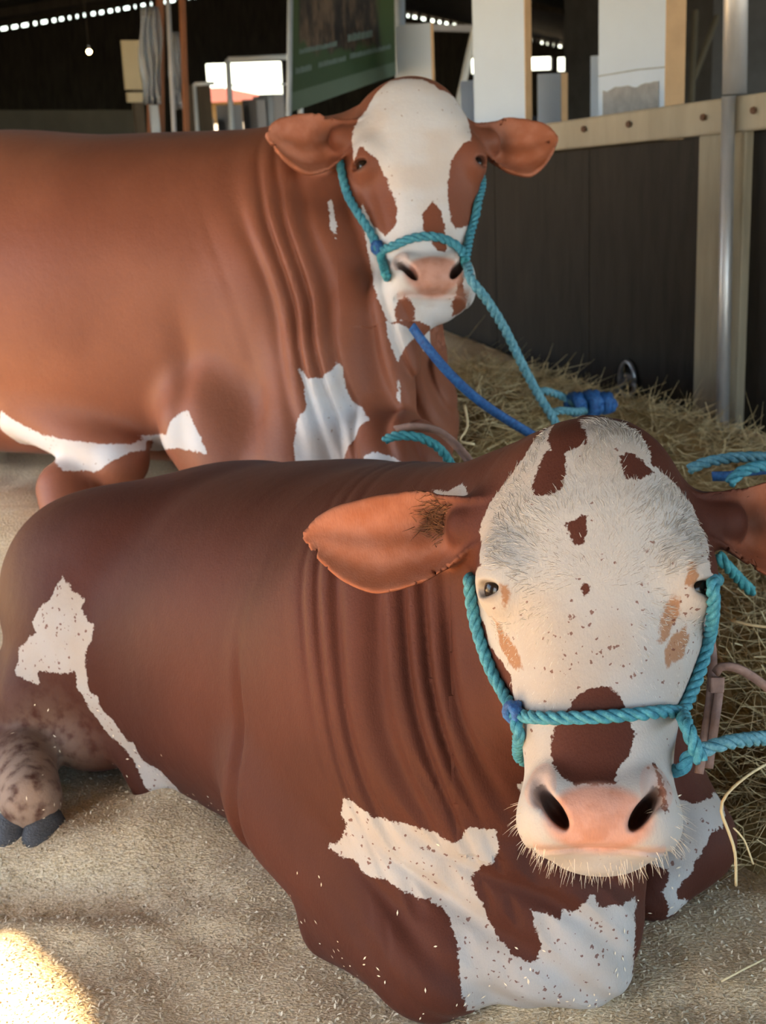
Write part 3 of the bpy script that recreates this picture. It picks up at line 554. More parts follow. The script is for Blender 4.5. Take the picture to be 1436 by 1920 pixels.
    nost = ell(np.stack([ax, q[:, 1], q[:, 2]], 1), (.0465, .438, -.004), (.0128, .0265, .043), np.stack([unit([.80, .60, .0]), unit([-.60, .80, 0]), [0, 0, 1]], 1))
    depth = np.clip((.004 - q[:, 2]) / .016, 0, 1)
    dark = np.maximum(dark, (nost < .004) * hm * np.clip(depth * 1.6, 0, 1) * .97)  # shade inside the nostrils painted into the coat, darker with depth
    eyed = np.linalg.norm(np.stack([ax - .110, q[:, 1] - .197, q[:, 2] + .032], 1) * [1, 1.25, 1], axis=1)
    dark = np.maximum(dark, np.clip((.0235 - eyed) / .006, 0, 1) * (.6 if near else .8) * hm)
    if near:
        frk = .06 + .95 * np.exp(-((q[:, 1] - .262) / .045) ** 2 - (q[:, 0] / .06) ** 2) + .25 * np.exp(-((q[:, 1] - .16) / .06) ** 2 - ((q[:, 0] + .09) / .05) ** 2) + .3 * np.exp(-((q[:, 1] - .25) / .06) ** 2 - ((q[:, 0] + .08) / .04) ** 2)
        frk = np.where(hm, frk, .42)
    else: frk = np.where(hm, .03, .05)
    u, m, cr = folds(V)
    hf = np.where(hm | earm, 0, m * cr * (1 if near else 1.3))
    dust = np.exp(-((V[:, 0] + .585) / .075) ** 2 - ((V[:, 1] - 2.0) / .12) ** 2 - ((V[:, 2] - .07) / .09) ** 2) * near
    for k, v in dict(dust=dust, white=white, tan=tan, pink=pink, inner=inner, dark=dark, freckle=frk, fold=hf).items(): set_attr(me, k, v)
    o = link(bpy.data.objects.new(name, me))
    for s in (-1, 1):
        bme = bpy.data.meshes.new('eye'); bb = bmesh.new(); bmesh.ops.create_uvsphere(bb, u_segments=24, v_segments=16, radius=EYE_RAD * sc); bb.to_mesh(bme); bb.free()
        bme.polygons.foreach_set('use_smooth', [True] * len(bme.polygons)); bme.materials.append(M['eye'])
        e = link(bpy.data.objects.new('eye', bme), o); c = EYE_C; e.location = fr.wor(np.array([s * c[0], c[1], c[2]]) * sc)
    return o, V, N, q, white, hm, earm
def strands(name, roots, dirs, bend, length, width, mat, parent=None, segs=3):
    """many tapering strands (three sided) as one mesh; dirs unit, bend = vector added along the strand"""
    n = len(roots); T = np.linspace(0, 1, segs + 1)
    side = np.cross(dirs, rng.normal(size=(n, 3))); side /= np.maximum(np.linalg.norm(side, axis=1), 1e-9)[:, None]
    s2 = np.cross(dirs, side)
    L = np.broadcast_to(length, (n,)); Wd = np.broadcast_to(width, (n,))
    rings = []
    for t in T:
        c = roots + dirs * (L * t)[:, None] + bend * (L * t * t)[:, None]
        w = (Wd * (1 - .75 * t * t))[:, None]
        rings.append(np.stack([c + w * side, c + w * (-.5 * side + .866 * s2), c + w * (-.5 * side - .866 * s2)], 1))
    V = np.stack(rings, 1).reshape(-1, 3)            # n, segs+1, 3 verts
    base = (np.arange(n) * (segs + 1) * 3)[:, None, None]
    q = []
    for k in range(segs):
        for j in range(3):
            a, b = k * 3 + j, k * 3 + (j + 1) % 3; q.append([a, b, b + 3, a + 3])
    Q = (base + np.array(q)[None]).reshape(-1, 4)
    me = quad_mesh(name, V, Q); me.materials.append(mat)
    set_attr(me, 'rnd', np.repeat(rng.random(n), (segs + 1) * 3))
    o = link(bpy.data.objects.new(name, me), parent); o['kind'] = 'stuff'
    return o
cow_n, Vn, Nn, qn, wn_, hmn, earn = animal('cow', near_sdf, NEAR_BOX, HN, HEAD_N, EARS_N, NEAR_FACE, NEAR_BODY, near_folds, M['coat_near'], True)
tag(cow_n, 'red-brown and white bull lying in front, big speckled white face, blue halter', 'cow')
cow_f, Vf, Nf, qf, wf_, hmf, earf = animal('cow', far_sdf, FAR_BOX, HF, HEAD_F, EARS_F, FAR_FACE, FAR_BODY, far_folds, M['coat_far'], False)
tag(cow_f, 'red-brown bull behind the first, plain white forehead, brown eye patches, white belly fold', 'cow')
# hair on the near forehead, parted at the whorl
def forehead_hair():
    ok = np.where(hmn & (wn_ > .005) & (qn[:, 1] > -.01) & (qn[:, 1] < .33) & (np.abs(qn[:, 0]) < .115) & (qn[:, 2] > -.09) & (Nn @ HN.R[:, 2] > .1) & (np.linalg.norm(np.stack([np.abs(qn[:, 0]) - .108, qn[:, 1] - .2, qn[:, 2] + .03], 1), axis=1) > .034))[0]
    i = rng.choice(ok, 15000); r = Vn[i] + rng.normal(size=(len(i), 3)) * .003; ql = HN.loc(r) / HEAD_N
    d = np.stack([ql[:, 0] - .0, (ql[:, 1] - .195) * 1.0, np.zeros(len(i))], 1)
    rr = np.linalg.norm(d, axis=1); d /= np.maximum(rr, 1e-4)[:, None]
    sw = .5 * np.exp(-rr / .06); d = np.stack([d[:, 0] - sw * d[:, 1], d[:, 1] + sw * d[:, 0], d[:, 2]], 1)
    wv = np.sin(ql[:, 0] * 95 + 4 * np.sin(ql[:, 1] * 40)) * .55
    d[:, 0] += wv * (ql[:, 1] < .2) * .8; d += rng.normal(size=d.shape) * .22
    dw = d @ HN.R.T; n = Nn[i]; dw -= (dw * n).sum(1)[:, None] * n; dw /= np.maximum(np.linalg.norm(dw, axis=1), 1e-6)[:, None]
    dirs = dw * .93 + n * .30; dirs /= np.linalg.norm(dirs, axis=1)[:, None]
    ln = np.where(ql[:, 1] < .2, .014, .010) * rng.uniform(.6, 1.2, len(i))
    r = r - n * ((f0 := near_sdf(r))[:, None] + .001)
    return strands('forehead_hair', r, dirs, -n * .35, ln, .00042, M['white_hair'], cow_n, 3)
forehead_hair()
def whiskers():
    ok = np.where(hmn & (qn[:, 1] > .43) & (qn[:, 2] < -.0) & (qn[:, 2] > -.12) & ((np.abs(qn[:, 0]) > .055) | (qn[:, 1] > .485)))[0]
    i = rng.choice(ok, 230); n = Nn[i]
    d = n + np.array([0, -.1, -.45]) + rng.normal(size=n.shape) * .22; d /= np.linalg.norm(d, axis=1)[:, None]
    return strands('whiskers', Vn[i] - n * .001, d, np.array([[0, 0, -.15]]) + rng.normal(size=n.shape) * .1, rng.uniform(.006, .019, len(i)), .00028, M['whisker'], cow_n, 3)
whiskers()
def ear_hair():
    e = EARS_N[0]; _, un, r, _ = ear_sdf(qn, *e); w = unit(np.asarray(e[2]))
    ok = np.where(earn & (un > .06) & (un < .6) & (r > -.95) & (r < .4) & ((Nn @ HN.R) @ w > .3))[0]; pr = np.exp(-((un[ok] - .23) / .075) ** 2 - ((r[ok] + .36) / .27) ** 2); i = rng.choice(ok, 300, p=pr / pr.sum())
    u_ = HN.R @ unit(e[1]); d = u_ * .7 + Nn[i] * .45 + rng.normal(size=(len(i), 3)) * .35; d /= np.linalg.norm(d, axis=1)[:, None]
    return strands('ear_hair', Vn[i] - Nn[i] * .001, d, -Nn[i] * .4, rng.uniform(.012, .028, len(i)), .0005, M['ear_hair'], cow_n, 3)
ear_hair()
# claws of the near hind foot
def claw(parent, tip, s):
    bm = bmesh.new()
    prof = [(0.0, .028, .037), (.024, .029, .034), (.052, .027, .026), (.078, .018, .014), (.092, .008, .005)]   # along, half width, height
    rings = []
    for a, w, h in prof:
        rr = []
        for k in range(12):
            th = k / 12 * 2 * math.pi; x = w * math.copysign(abs(math.cos(th)) ** .8, math.cos(th)); zz = h * math.sin(th)
            rr.append(bm.verts.new((x, -a, max(zz, -.008) + .008)))
        rings.append(rr)
    for p, q_ in zip(rings, rings[1:]):
        for k in range(12): bm.faces.new((p[k], p[(k + 1) % 12], q_[(k + 1) % 12], q_[k]))
    bm.faces.new(rings[0][::-1]); bm.faces.new(rings[-1]); bmesh.ops.recalc_face_normals(bm, faces=bm.faces)
    me = bpy.data.meshes.new('hoof'); bm.to_mesh(me); bm.free(); me.materials.append(M['hoof'])
    me.polygons.foreach_set('use_smooth', [True] * len(me.polygons))
    o = link(bpy.data.objects.new('hoof', me), parent); o.location = tip; o.rotation_euler = (math.radians(18), 0, math.radians(-8) + s * .10); return o
claw(cow_n, (-.607, 1.992, .020), 1); claw(cow_n, (-.553, 1.985, .020), -1)
# ---------------------------------------------------------------- ground
AX = math.radians(25.0); A_ = np.array([-math.sin(AX), math.cos(AX), 0]); B_ = np.array([math.cos(AX), math.sin(AX), 0]); UP = np.array([0, 0, 1.0])   # barn: along, across
WALL_P = np.array([1.013, 4.198, 0.0])                       # a point at the foot of the stall partition
WD = unit(np.array([.5, -.866, 0])); WN = np.array([-.866, -.5, 0])      # along it (towards the camera), and its face
def sst(x, a, b): t = np.clip((x - a) / (b - a), 0, 1); return t * t * (3 - 2 * t)
def bed(x, y):
    """height of the husk bedding"""
    z = .20 * sst(y + .1 * x, 2.5, 3.05) * (1 - .55 * sst(x, .2, .8))
    z += .045 * np.exp(-(((x + .36) * .75 + (y - 2.0) * .66) / .17) ** 2 - ((-(x + .36) * .66 + (y - 2.0) * .75) / .10) ** 2)   # against the belly
    z += .03 * np.exp(-((x + .75) / .25) ** 2 - ((y - 1.95) / .09) ** 2)
    l = (y - 1.80) - .12 * (x + .46) + .02 * np.sin(x * 14)
    z += -.030 * np.exp(-((l) / .05) ** 2) * np.exp(-((x + .50) / .17) ** 2) + .012 * np.exp(-((l + .09) / .05) ** 2) * np.exp(-((x + .46) / .25) ** 2)
    z += .012 * np.sin(x * 5.1 + 1.3 * np.sin(y * 4)) * np.sin(y * 4.3 + .7) + .006 * np.sin(x * 17 + 2 * np.sin(y * 9)) * np.sin(y * 15 + x * 4)
    z += .003 * np.sin(x * 33 + 3 * np.sin(y * 11)) * np.sin(y * 29 + 2 * np.sin(x * 17) + x * 9)
    return z
def make_bed():
    xs = np.concatenate([np.linspace(-5, -1.25, 40)[:-1], np.linspace(-1.25, 1.2, 246), np.linspace(1.2, 3, 20)[1:]])
    ys = np.concatenate([np.linspace(-1.5, 1.1, 30)[:-1], np.linspace(1.1, 3.3, 221), np.linspace(3.3, 7.5, 60)[1:]])
    X, Y = np.meshgrid(xs, ys, indexing='ij'); V = np.stack([X, Y, X * 0], -1).reshape(-1, 3); ny = len(ys)
    V -= np.minimum(V @ B_ + 2.0, 0)[:, None] * B_; V -= np.minimum((V - WALL_P) @ WN - .004, 0)[:, None] * WN      # stops at the added side wall and at the partition
    V[:, 2] = bed(V[:, 0], V[:, 1]); ny = len(ys)
    i = (np.arange(len(xs) - 1)[:, None] * ny + np.arange(ny - 1)[None]).ravel()
    me = quad_mesh('husk_bedding', V, np.stack([i, i + ny, i + ny + 1, i + 1], 1)); me.materials.append(M['husk'])
    return tag(link(bpy.data.objects.new('husk_bedding', me)), 'deep bed of pale rice husk covering the stall floor', 'bedding', kind='stuff')
make_bed()
def flakes():
    n = 60000
    x = rng.uniform(-1.0, .75, n); y = 1.15 + 1.5 * rng.random(n) ** 1.4
    p = np.stack([x, y, bed(x, y)], 1); ok = near_sdf(p) > .004; p = p[ok]; n = len(p)
    th = rng.uniform(0, 2 * np.pi, n); tilt = rng.normal(0, .35, n)
    a = np.stack([np.cos(th) * np.cos(tilt), np.sin(th) * np.cos(tilt), np.sin(tilt)], 1); b = np.stack([-np.sin(th), np.cos(th), rng.normal(0, .35, n)], 1)
    L = rng.uniform(.0026, .0050, n)[:, None]; w = rng.uniform(.0009, .0016, n)[:, None]; up = np.array([0, 0, 1.0])
    c = p + up * .0018
    V = np.stack([c - a * L, c + b * w + up * .001, c + a * L, c - b * w + up * .0006], 1).reshape(-1, 3)
    Q = (np.arange(n) * 4)[:, None] + np.arange(4)[None]
    me = quad_mesh('loose_husk', V, Q); me.materials.append(M['husk_flake']); set_attr(me, 'rnd', np.repeat(rng.random(n), 4))
    tag(link(bpy.data.objects.new('loose_husk', me)), 'single rice husks scattered over the top of the bedding', 'husk', kind='stuff')
flakes()
def crumbs():
    i = np.where((Vn[:, 2] < .26) & ~hmn & (Vn[:, 1] < 2.3))[0]; pr = np.exp(-np.maximum(bed(Vn[i, 0], Vn[i, 1]) * -1 + Vn[i, 2], 0) / .05)
    i = rng.choice(i, 900, p=pr / pr.sum()); n = Nn[i]; c = Vn[i] + n * .0012
    a = np.cross(n, rng.normal(size=n.shape)); a /= np.linalg.norm(a, axis=1)[:, None]; b = np.cross(n, a)
    L = rng.uniform(.002, .0042, len(i))[:, None]
    V = np.stack([c - a * L, c + b * .0011, c + a * L, c - b * .0011], 1).reshape(-1, 3)
    me = quad_mesh('husk_crumbs', V, (np.arange(len(i)) * 4)[:, None] + np.arange(4)[None]); me.materials.append(M['husk_flake']); set_attr(me, 'rnd', np.repeat(.6 + .4 * rng.random(len(i)), 4))
    o = link(bpy.data.objects.new('husk_crumbs', me), cow_n); o['kind'] = 'stuff'
crumbs()
# ---------------------------------------------------------------- barn: axis A (away), across B
def bw(a, b, z): return A_ * a + B_ * b + UP * z
def ab(p): return float(p @ A_), float(p @ B_)
def ray_on_a(px, py, a):                       # point of the plane 'a = const' seen at a pixel: gives b, z
    d = at(px, py, 1.0) - CAM; t = (a - CAM @ A_) / (d @ A_); p = CAM + t * d; return float(p @ B_), float(p[2])
class MB:
    def __init__(s): s.V = []; s.F = []
    def box(s, o, ex, ey, ez):
        """box from corner o with three edge vectors"""
        o, ex, ey, ez = [np.asarray(v, float) for v in (o, ex, ey, ez)]; n = len(s.V)
        if np.dot(np.cross(ex, ey), ez) < 0: ex, ey = ey, ex
        for k in range(8): s.V.append(o + ex * (k & 1) + ey * (k >> 1 & 1) + ez * (k >> 2))
        for f in ((0, 2, 3, 1), (4, 5, 7, 6), (0, 1, 5, 4), (2, 6, 7, 3), (0, 4, 6, 2), (1, 3, 7, 5)): s.F.append([n + i for i in f])
        return s
    def tube(s, pts, r, sides=10, cap=True):
        pts = [np.asarray(p, float) for p in pts]; m = len(pts); n = len(s.V)
        rs = np.broadcast_to(r, (m,)); nrm = None
        for i, p in enumerate(pts):
            tdir = unit(pts[min(i + 1, m - 1)] - pts[max(i - 1, 0)])
            if nrm is None: nrm = np.cross(tdir, [0, 0, 1] if abs(tdir[2]) < .9 else [1, 0, 0])
            nrm = unit(nrm - (nrm @ tdir) * tdir); bn = np.cross(tdir, nrm)
            for k in range(sides):
                th = 2 * math.pi * k / sides; s.V.append(p + rs[i] * (math.cos(th) * nrm + math.sin(th) * bn))
        for i in range(m - 1):
            for k in range(sides):
                a, b = n + i * sides + k, n + i * sides + (k + 1) % sides; s.F.append([a, b, b + sides, a + sides])
        if cap: s.F.append([n + k for k in range(sides)][::-1]); s.F.append([n + (m - 1) * sides + k for k in range(sides)])
        return s
    def build(s, name, mat, parent=None, smooth=False, bevel=0.0):
        o = mesh_obj(name, s.V, s.F, mat, parent, smooth)
        if bevel: b = o.modifiers.new('b', 'BEVEL'); b.width = bevel; b.segments = 2; b.limit_method = 'ANGLE'
        return o
def struct(o): o['kind'] = 'structure'; return o
A_END, RIDGE_B, LEFT_B, RIGHT_B, LEFT_Z = 45.0, 17.4, -2.05, 32.0, 1.915
SLOPE = .136
def roof_z(b): return LEFT_Z + SLOPE * (b - LEFT_B) if b < RIDGE_B else LEFT_Z + SLOPE * (RIDGE_B - LEFT_B) - .188 * (b - RIDGE_B)
struct(MB().box(bw(-6, -9, -.35), A_ * 52, B_ * 43, UP * .25).build('floor', M['concrete']))
# ceiling: two corrugated slopes, shared waves
def corrugated(b0, b1, a0, a1, pitch=.5):
    V = []; F = []; n = int((a1 - a0) / (pitch / 4))
    for i in range(n + 1):
        a = a0 + (a1 - a0) * i / n; w = .02 * math.sin(2 * math.pi * (a - a0) / pitch)
        for b in (b0, b1): V.append(bw(a, b, roof_z(b) + w))
        for b in (b0, b1): V.append(bw(a, b, roof_z(b) + w + .012))
    for i in range(n):
        p = i * 4; q = p + 4; F += [[p, q, q + 1, p + 1], [p + 2, p + 3, q + 3, q + 2], [p, p + 2, q + 2, q], [p + 1, q + 1, q + 3, p + 3]]
    return V, F
v1, f1 = corrugated(LEFT_B, RIDGE_B, -4.5, A_END + .6); v2, f2 = corrugated(RIDGE_B, RIGHT_B, -4.5, A_END + .6)  # unseen left eave and reach behind the camera shaped to limit sun and sky
struct(mesh_obj('ceiling', v1 + v2, f1 + [[i + len(v1) for i in f] for f in f2], M['dark_metal']))
# roof timbers, beams across the barn
for a in (14.0, 22.0, 30.0, 38.0):
    m = MB()
    m.box(bw(a, LEFT_B, roof_z(LEFT_B) - .22), A_ * .12, B_ * (RIDGE_B - LEFT_B) + UP * (roof_z(RIDGE_B) - roof_z(LEFT_B)), UP * .18)
    m.box(bw(a, RIDGE_B, roof_z(RIDGE_B) - .22), A_ * .12, B_ * (RIGHT_B - RIDGE_B) + UP * (roof_z(RIGHT_B) - roof_z(RIDGE_B)), UP * .18)
    struct(m.build('trim_1', M['dark_wood']))
# gable wall with its openings
def holed_wall(name, a, b0, b1, z0, holes, mat, th=.15):
    bs = sorted({b0, b1, *[h[0] for h in holes], *[h[1] for h in holes], RIDGE_B, *np.linspace(b0, b1, 30)}); m = MB()
    for l, r in zip(bs, bs[1:]):
        mid = (l + r) / 2; zs = [z0]; hs = sorted([(h[2], h[3]) for h in holes if h[0] < mid < h[1]])
        for lo, hi in hs + [(None, None)]:
            top = lo if lo is not None else None
            lo_z = zs[-1]
            if top is not None:
                if top > lo_z: m.box(bw(a, l, lo_z), B_ * (r - l), A_ * th, UP * (top - lo_z))
                zs.append(hi)
            else:
                t0, t1 = roof_z(l) - .16, roof_z(r) - .16
                n = len(m.V); hgt0, hgt1 = t0, t1
                for k, (bb, zz) in enumerate(((l, lo_z), (r, lo_z), (r, hgt1), (l, hgt0))): m.V.append(bw(a, bb, zz)); m.V.append(bw(a + th, bb, zz))
                for f in ((0, 2, 4, 6), (1, 7, 5, 3), (0, 1, 3, 2), (4, 5, 7, 6), (0, 6, 7, 1), (2, 3, 5, 4)): m.F.append([n + i for i in f])
    return struct(m.build(name, mat))
def hole(x0, y0, x1, y1):
    b0, z1 = ray_on_a(x0, y0, A_END); b1, z0 = ray_on_a(x1, y1, A_END); return (b0, b1, z0, z1)
HOLES = [hole(386, 120, 538, 262), hole(72, 246, 148, 275), hole(184, 240, 216, 275), hole(884, 110, 985, 134), hole(990, 108, 1036, 130), hole(1046, 108, 1110, 131)]
m = MB(); rr = random.Random(2); b = 2.0
while b < 30:                                              # blocks added under the corrugated roof to break the daylight into dots
    if abs(b - RIDGE_B) > .3: m.box(bw(A_END, b, roof_z(b) - .22), B_ * rr.uniform(.08, .16), A_ * .15, UP * .25)
    b += rr.uniform(.20, .34)
struct(m.build('trim_2', M['dark_wood']))
holed_wall('wall_back', A_END, LEFT_B - .2, RIGHT_B, -.3, HOLES, M['dark_wood'])
struct(MB().box(bw(-4.5, LEFT_B - .1, -.3), A_ * 4.1, B_ * -.12, UP * 2.45).box(bw(.82, LEFT_B - .1, -.3), A_ * 1.5, B_ * -.12, UP * 2.45).box(bw(7, LEFT_B - .1, -.3), A_ * (A_END - 7), B_ * -.12, UP * 2.2).build('wall_left_light_block', M['dark_wood']))  # unseen side wall added to block sky and leave a gap for sun
struct(MB().box(bw(6, RIGHT_B, -.3), A_ * (A_END - 6), B_ * .12, UP * 2.1).build('wall_right', M['dark_wood']))
# outside: yard and a low house with a red roof
struct(mesh_obj('ground', [bw(-60, -70, -.4), bw(-60, 90, -.4), bw(150, 90, -.4), bw(150, -70, -.4)], [(0, 1, 2, 3)], M['yard']))
def house():
    h = empty('house', bw(75, ray_on_a(430, 200, 75)[0], -.4)); rz = AX
    A = 75.0; bl, zt = ray_on_a(396, 192, A); br, _ = ray_on_a(500, 192, A); zr = ray_on_a(400, 164, A)[1]; rb0 = ray_on_a(380, 164, A)[0]; rb1 = ray_on_a(452, 166, A)[0]
    def loc(p): return p - np.array(h.location)
    m = MB().box(loc(bw(A, bl - 6, -.4)), B_ * (br - bl + 5.6), A_ * 6, UP * (zt + .4)); m.build('wall', M['wall_yellow'], h)
    e = .7; V = [bw(A - e, bl - 6, zt), bw(A - e, br + e, zt), bw(A + 6 + e, br + e, zt), bw(A + 6 + e, bl - 6, zt), bw(A + 3, bl - 6, zr), bw(A + 3, rb1, zr)]
    mesh_obj('roof', [loc(v) for v in V], [(0, 1, 5, 4), (1, 2, 5), (2, 3, 4, 5), (3, 0, 4), (0, 3, 2, 1)], M['roof_red'], h)
    for k in range(2):
        b = bl + .8 + k * 1.7; w = MB().box(loc(bw(A - .06, b, .1)), B_ * .9, A_ * .08, UP * (zt - .5)); w.build('shutter', M['orange_timber'], h)
    tag(h, 'low yellow house with a red roof seen through the far barn opening', 'house')
house()
# ---------------------------------------------------------------- stall partition on the right
def on_wall(px, py, off=0.0):
    d = at(px, py, 1.0) - CAM; t = ((WALL_P + WN * off - CAM) @ WN) / (d @ WN); return CAM + t * d
def partition():
    r = empty('stall_partition', WALL_P)
    L = lambda p: np.asarray(p) - WALL_P
    p0, p1 = on_wall(985, 236, .05), on_wall(1470, 167, .05); b0, b1 = on_wall(985, 282, .05), on_wall(1470, 239, .05)
    far = WD * -1.2 + UP * -.10
    m = MB(); n = 8
    V = [p0 + far, p1, b1, b0 + far]; V = V + [v - WN * .10 for v in V]
    o = mesh_obj('rail', [L(v) for v in V], [(0, 3, 2, 1), (4, 5, 6, 7), (0, 1, 5, 4), (3, 7, 6, 2), (1, 2, 6, 5), (0, 4, 7, 3)], M['timber'], r)
    bv = o.modifiers.new('b', 'BEVEL'); bv.width = .008; bv.segments = 2
    o['label'] = 'grey-brown timber top rail'
    def slab(name, s0, s1, z0, z1a, z1b, off, th, mat):
        a, b = WALL_P + WD * s0 + WN * off, WALL_P + WD * s1 + WN * off
        V = [a + UP * z0, b + UP * z0, b + UP * z1b, a + UP * z1a]; V = V + [v - WN * th for v in V]
        return mesh_obj(name, [L(v) for v in V], [(0, 1, 2, 3), (4, 7, 6, 5), (0, 4, 5, 1), (3, 2, 6, 7), (1, 5, 6, 2), (0, 3, 7, 4)], mat, r)
    s = lambda px, py: float((on_wall(px, py) - WALL_P) @ WD)
    sp0, sp1 = s(1318, 500), s(1404, 500)
    e = np.linspace(-2.2, sp0, 5)
    for a, b in zip(e, e[1:]): slab('panel', a + .0015, b - .0015, -.1, .91, .94, 0, .03, M['panel'])
    slab('panel', sp1, sp1 + .9, -.1, .96, 1.0, 0, .03, M['panel'])
    o = slab('post', sp0, sp1, -.1, .965, .975, .03, .09, M['post_timber']); o['label'] = 'square timber post'
    bv = o.modifiers.new('b', 'BEVEL'); bv.width = .005; bv.segments = 2
    for px, py in ((1095, 242), (1179, 233), (1319, 220), (1413, 207)):
        c = on_wall(px, py, .055); m = MB(); m.tube([L(c), L(c + WN * .006)], .010, 8); m.build('bolt', M['rust'], r)
    tag(r, 'timber rail on a square post with dark board panels, right of the bulls', 'partition')
partition()
def pipe():
    base = on_wall(1352, 835, .055); base[2] = .0
    lo = [on_wall(1354, 860, .073), on_wall(1366, 180, .073)]
    r = empty('steel_pipe', lo[0]); L = lambda p: np.asarray(p) - lo[0]
    MB().tube([L(lo[0] - UP * .12), L(lo[1])], .019, 14).build('lower_tube', M['pipe'], r, True)
    up0 = on_wall(1377, 176, .02); up1 = on_wall(1380, -60, .02)
    MB().tube([L(up0), L(up1), L(up1 + (up1 - up0) * 1.2)], .034, 18).build('upper_tube', M['pipe'], r, True)
    tag(r, 'upright galvanised steel pipe standing against the square timber post', 'pipe')
pipe()
# white boards that stand behind the rail, raw edge to the right
BOARD_A, BOARD_B = -WD, unit(np.array([.866, .5, 0]))
def board(px0, px1, px2, ytop, Z, zlow, label, torn=False):
    c = at(px1, 200, Z); c[2] = zlow
    top = 2.05 if ytop is None else at(px1, ytop, Z)[2]
    def px_of(p): v = p - CAM; return W_PX / 2 + F_PX * (v @ cam_r) / (v @ cam_fw)
    def solve(d, target):
        lo, hi = 0.0, 3.0
        for _ in range(50):
            mid = (lo + hi) / 2; g = px_of(c + d * mid + UP * .3)
            if (g - target) * (1 if px_of(c + d * .01) > px_of(c) else -1) < 0: lo = mid
            else: hi = mid
        return lo
    La, Lb = solve(BOARD_A, px0), solve(BOARD_B, px2); h = top - zlow
    r = empty('white_board', c)
    MB().box((0, 0, 0), BOARD_A * La, BOARD_B * Lb * .98, UP * h).build('board', M['white_board'], r, bevel=.002)
    MB().box(-BOARD_A * .004 - BOARD_B * .001, BOARD_A * .004, BOARD_B * (Lb + .002), UP * h).build('raw_edge', M['raw_edge'], r)['label'] = 'bare tan wood edge'
    if torn:
        V = []; n = 14; ys = np.linspace(0, 1, n); tp = [at(px1, 165, Z)[2] - zlow + .005 * math.sin(k * .9) + .003 * math.sin(k * 1.9 + 1) + .02 * (1 - k / 13) for k in range(n)]
        for k in range(n):
            for z_ in (.6, tp[k]): V.append(BOARD_A * (La * (.08 + .84 * ys[k])) - BOARD_B * .003 + UP * z_)
        for k in range(n):
            for z_ in (.6, tp[k]): V.append(BOARD_A * (La * (.08 + .84 * ys[k])) + BOARD_B * .001 + UP * z_)
        F = []; h_ = 2 * n
        for k in range(n - 1):
            a = 2 * k; F += [[a, a + 1, a + 3, a + 2], [h_ + a, h_ + a + 2, h_ + a + 3, h_ + a + 1], [a + 1, h_ + a + 1, h_ + a + 3, a + 3]]
        mesh_obj('bare_patch', V, F, M['grey_patch'], r)['label'] = 'grey patch where the white paint is torn off'
        z0 = at(px1, 126, Z)[2] - zlow; z1 = at(px0, 143, Z)[2] - zlow
        MB().tube([BOARD_A * 0.0 - BOARD_B * .001 + UP * z0, BOARD_A * La * .4 - BOARD_B * .001 + UP * (z0 * .6 + z1 * .4 + .004), BOARD_A * La - BOARD_B * .001 + UP * (z1)], .0022, 5).build('crack', M['grey_patch'], r)
    tag(r, label, 'board')
board(1120, 1246, 1272, None, 4.75, -.09, 'tall white board with a torn grey patch at its foot, above the rail', True)
board(897, 985, 1000, None, 5.2, -.09, 'tall white board with a tan edge, right of the far bull poll')
board(760, 812, 826, 44, 6.0, -.09, 'shorter white board with a slanting top, beside the banner pole')
board(1010, 1052, 1064, 137, 6.6, -.09, 'small grey-white board in the gap between the two tall boards')
board(1106, 1128, 1140, 104, 6.3, -.09, 'narrow bluish board half hidden by the torn white board')
board(872, 903, 908, 150, 6.4, -.09, 'low grey board half hidden behind the second tall board')
# ---------------------------------------------------------------- banner
def banner():
    tl, tr, br, bl = at(546, -70, 5.6), at(738, -70, 6.3), at(742, 141, 6.3), at(541, 212, 5.6)
    u = unit((tr - tl)); n = unit(np.cross(u, UP)); n = n if n @ (CAM - tl) > 0 else -n
    o = bl.copy(); r = empty('banner', o); L = lambda p: np.asarray(p) - o
    hem0, hem1 = bl + (tl - bl) * .13, br + (tr - br) * .12
    def sheet(name, q, mat, th=.006):
        V = [L(p) for p in q] + [L(p - n * th) for p in q]
        return mesh_obj(name, V, [(0, 1, 2, 3), (7, 6, 5, 4), (0, 4, 5, 1), (1, 5, 6, 2), (2, 6, 7, 3), (3, 7, 4, 0)], mat, r)
    sheet('printed_sheet', [hem0, hem1, tr, tl], M['banner'])
    sheet('hem', [bl, br, hem1, hem0], M['banner_band'])
    def pt(u_, v_): a = hem0 + (hem1 - hem0) * u_; b = tl + (tr - tl) * u_; return a + (b - a) * v_ + n * .002
    # two lines of faded, unreadable print
    m = MB(); rr = random.Random(3)
    for v0, h, u0, u1 in ((.285, .045, .08, .42), (.30, .075, .52, .76), (.135, .055, .05, .19), (.14, .05, .25, .50), (.145, .05, .54, .95)):
        x = u0
        while x < u1:
            w = rr.uniform(.010, .022); q = [pt(x, v0), pt(min(x + w, u1), v0), pt(min(x + w, u1), v0 + h * rr.uniform(.7, 1)), pt(x, v0 + h * rr.uniform(.7, 1))]
            k = len(m.V); m.V += [L(p) for p in q]; m.F.append([k, k + 1, k + 2, k + 3]); x += w + rr.uniform(.003, .007)
    k = m.build('lettering', M['print_pale'], r); k['label'] = 'two lines of faded pale print'; k['kind'] = 'stuff'
    for a, b, rad in ((at(541, 260, 5.6), at(545, -75, 5.6), .012), (at(752, 250, 6.35), at(748, -75, 6.35), .026)):
        MB().tube([L(a), L(b)], rad, 10).build('pole', M['pole'], r, True)
    tag(r, 'green printed banner with a dark picture and faded lettering, hung between two poles', 'banner')
banner()
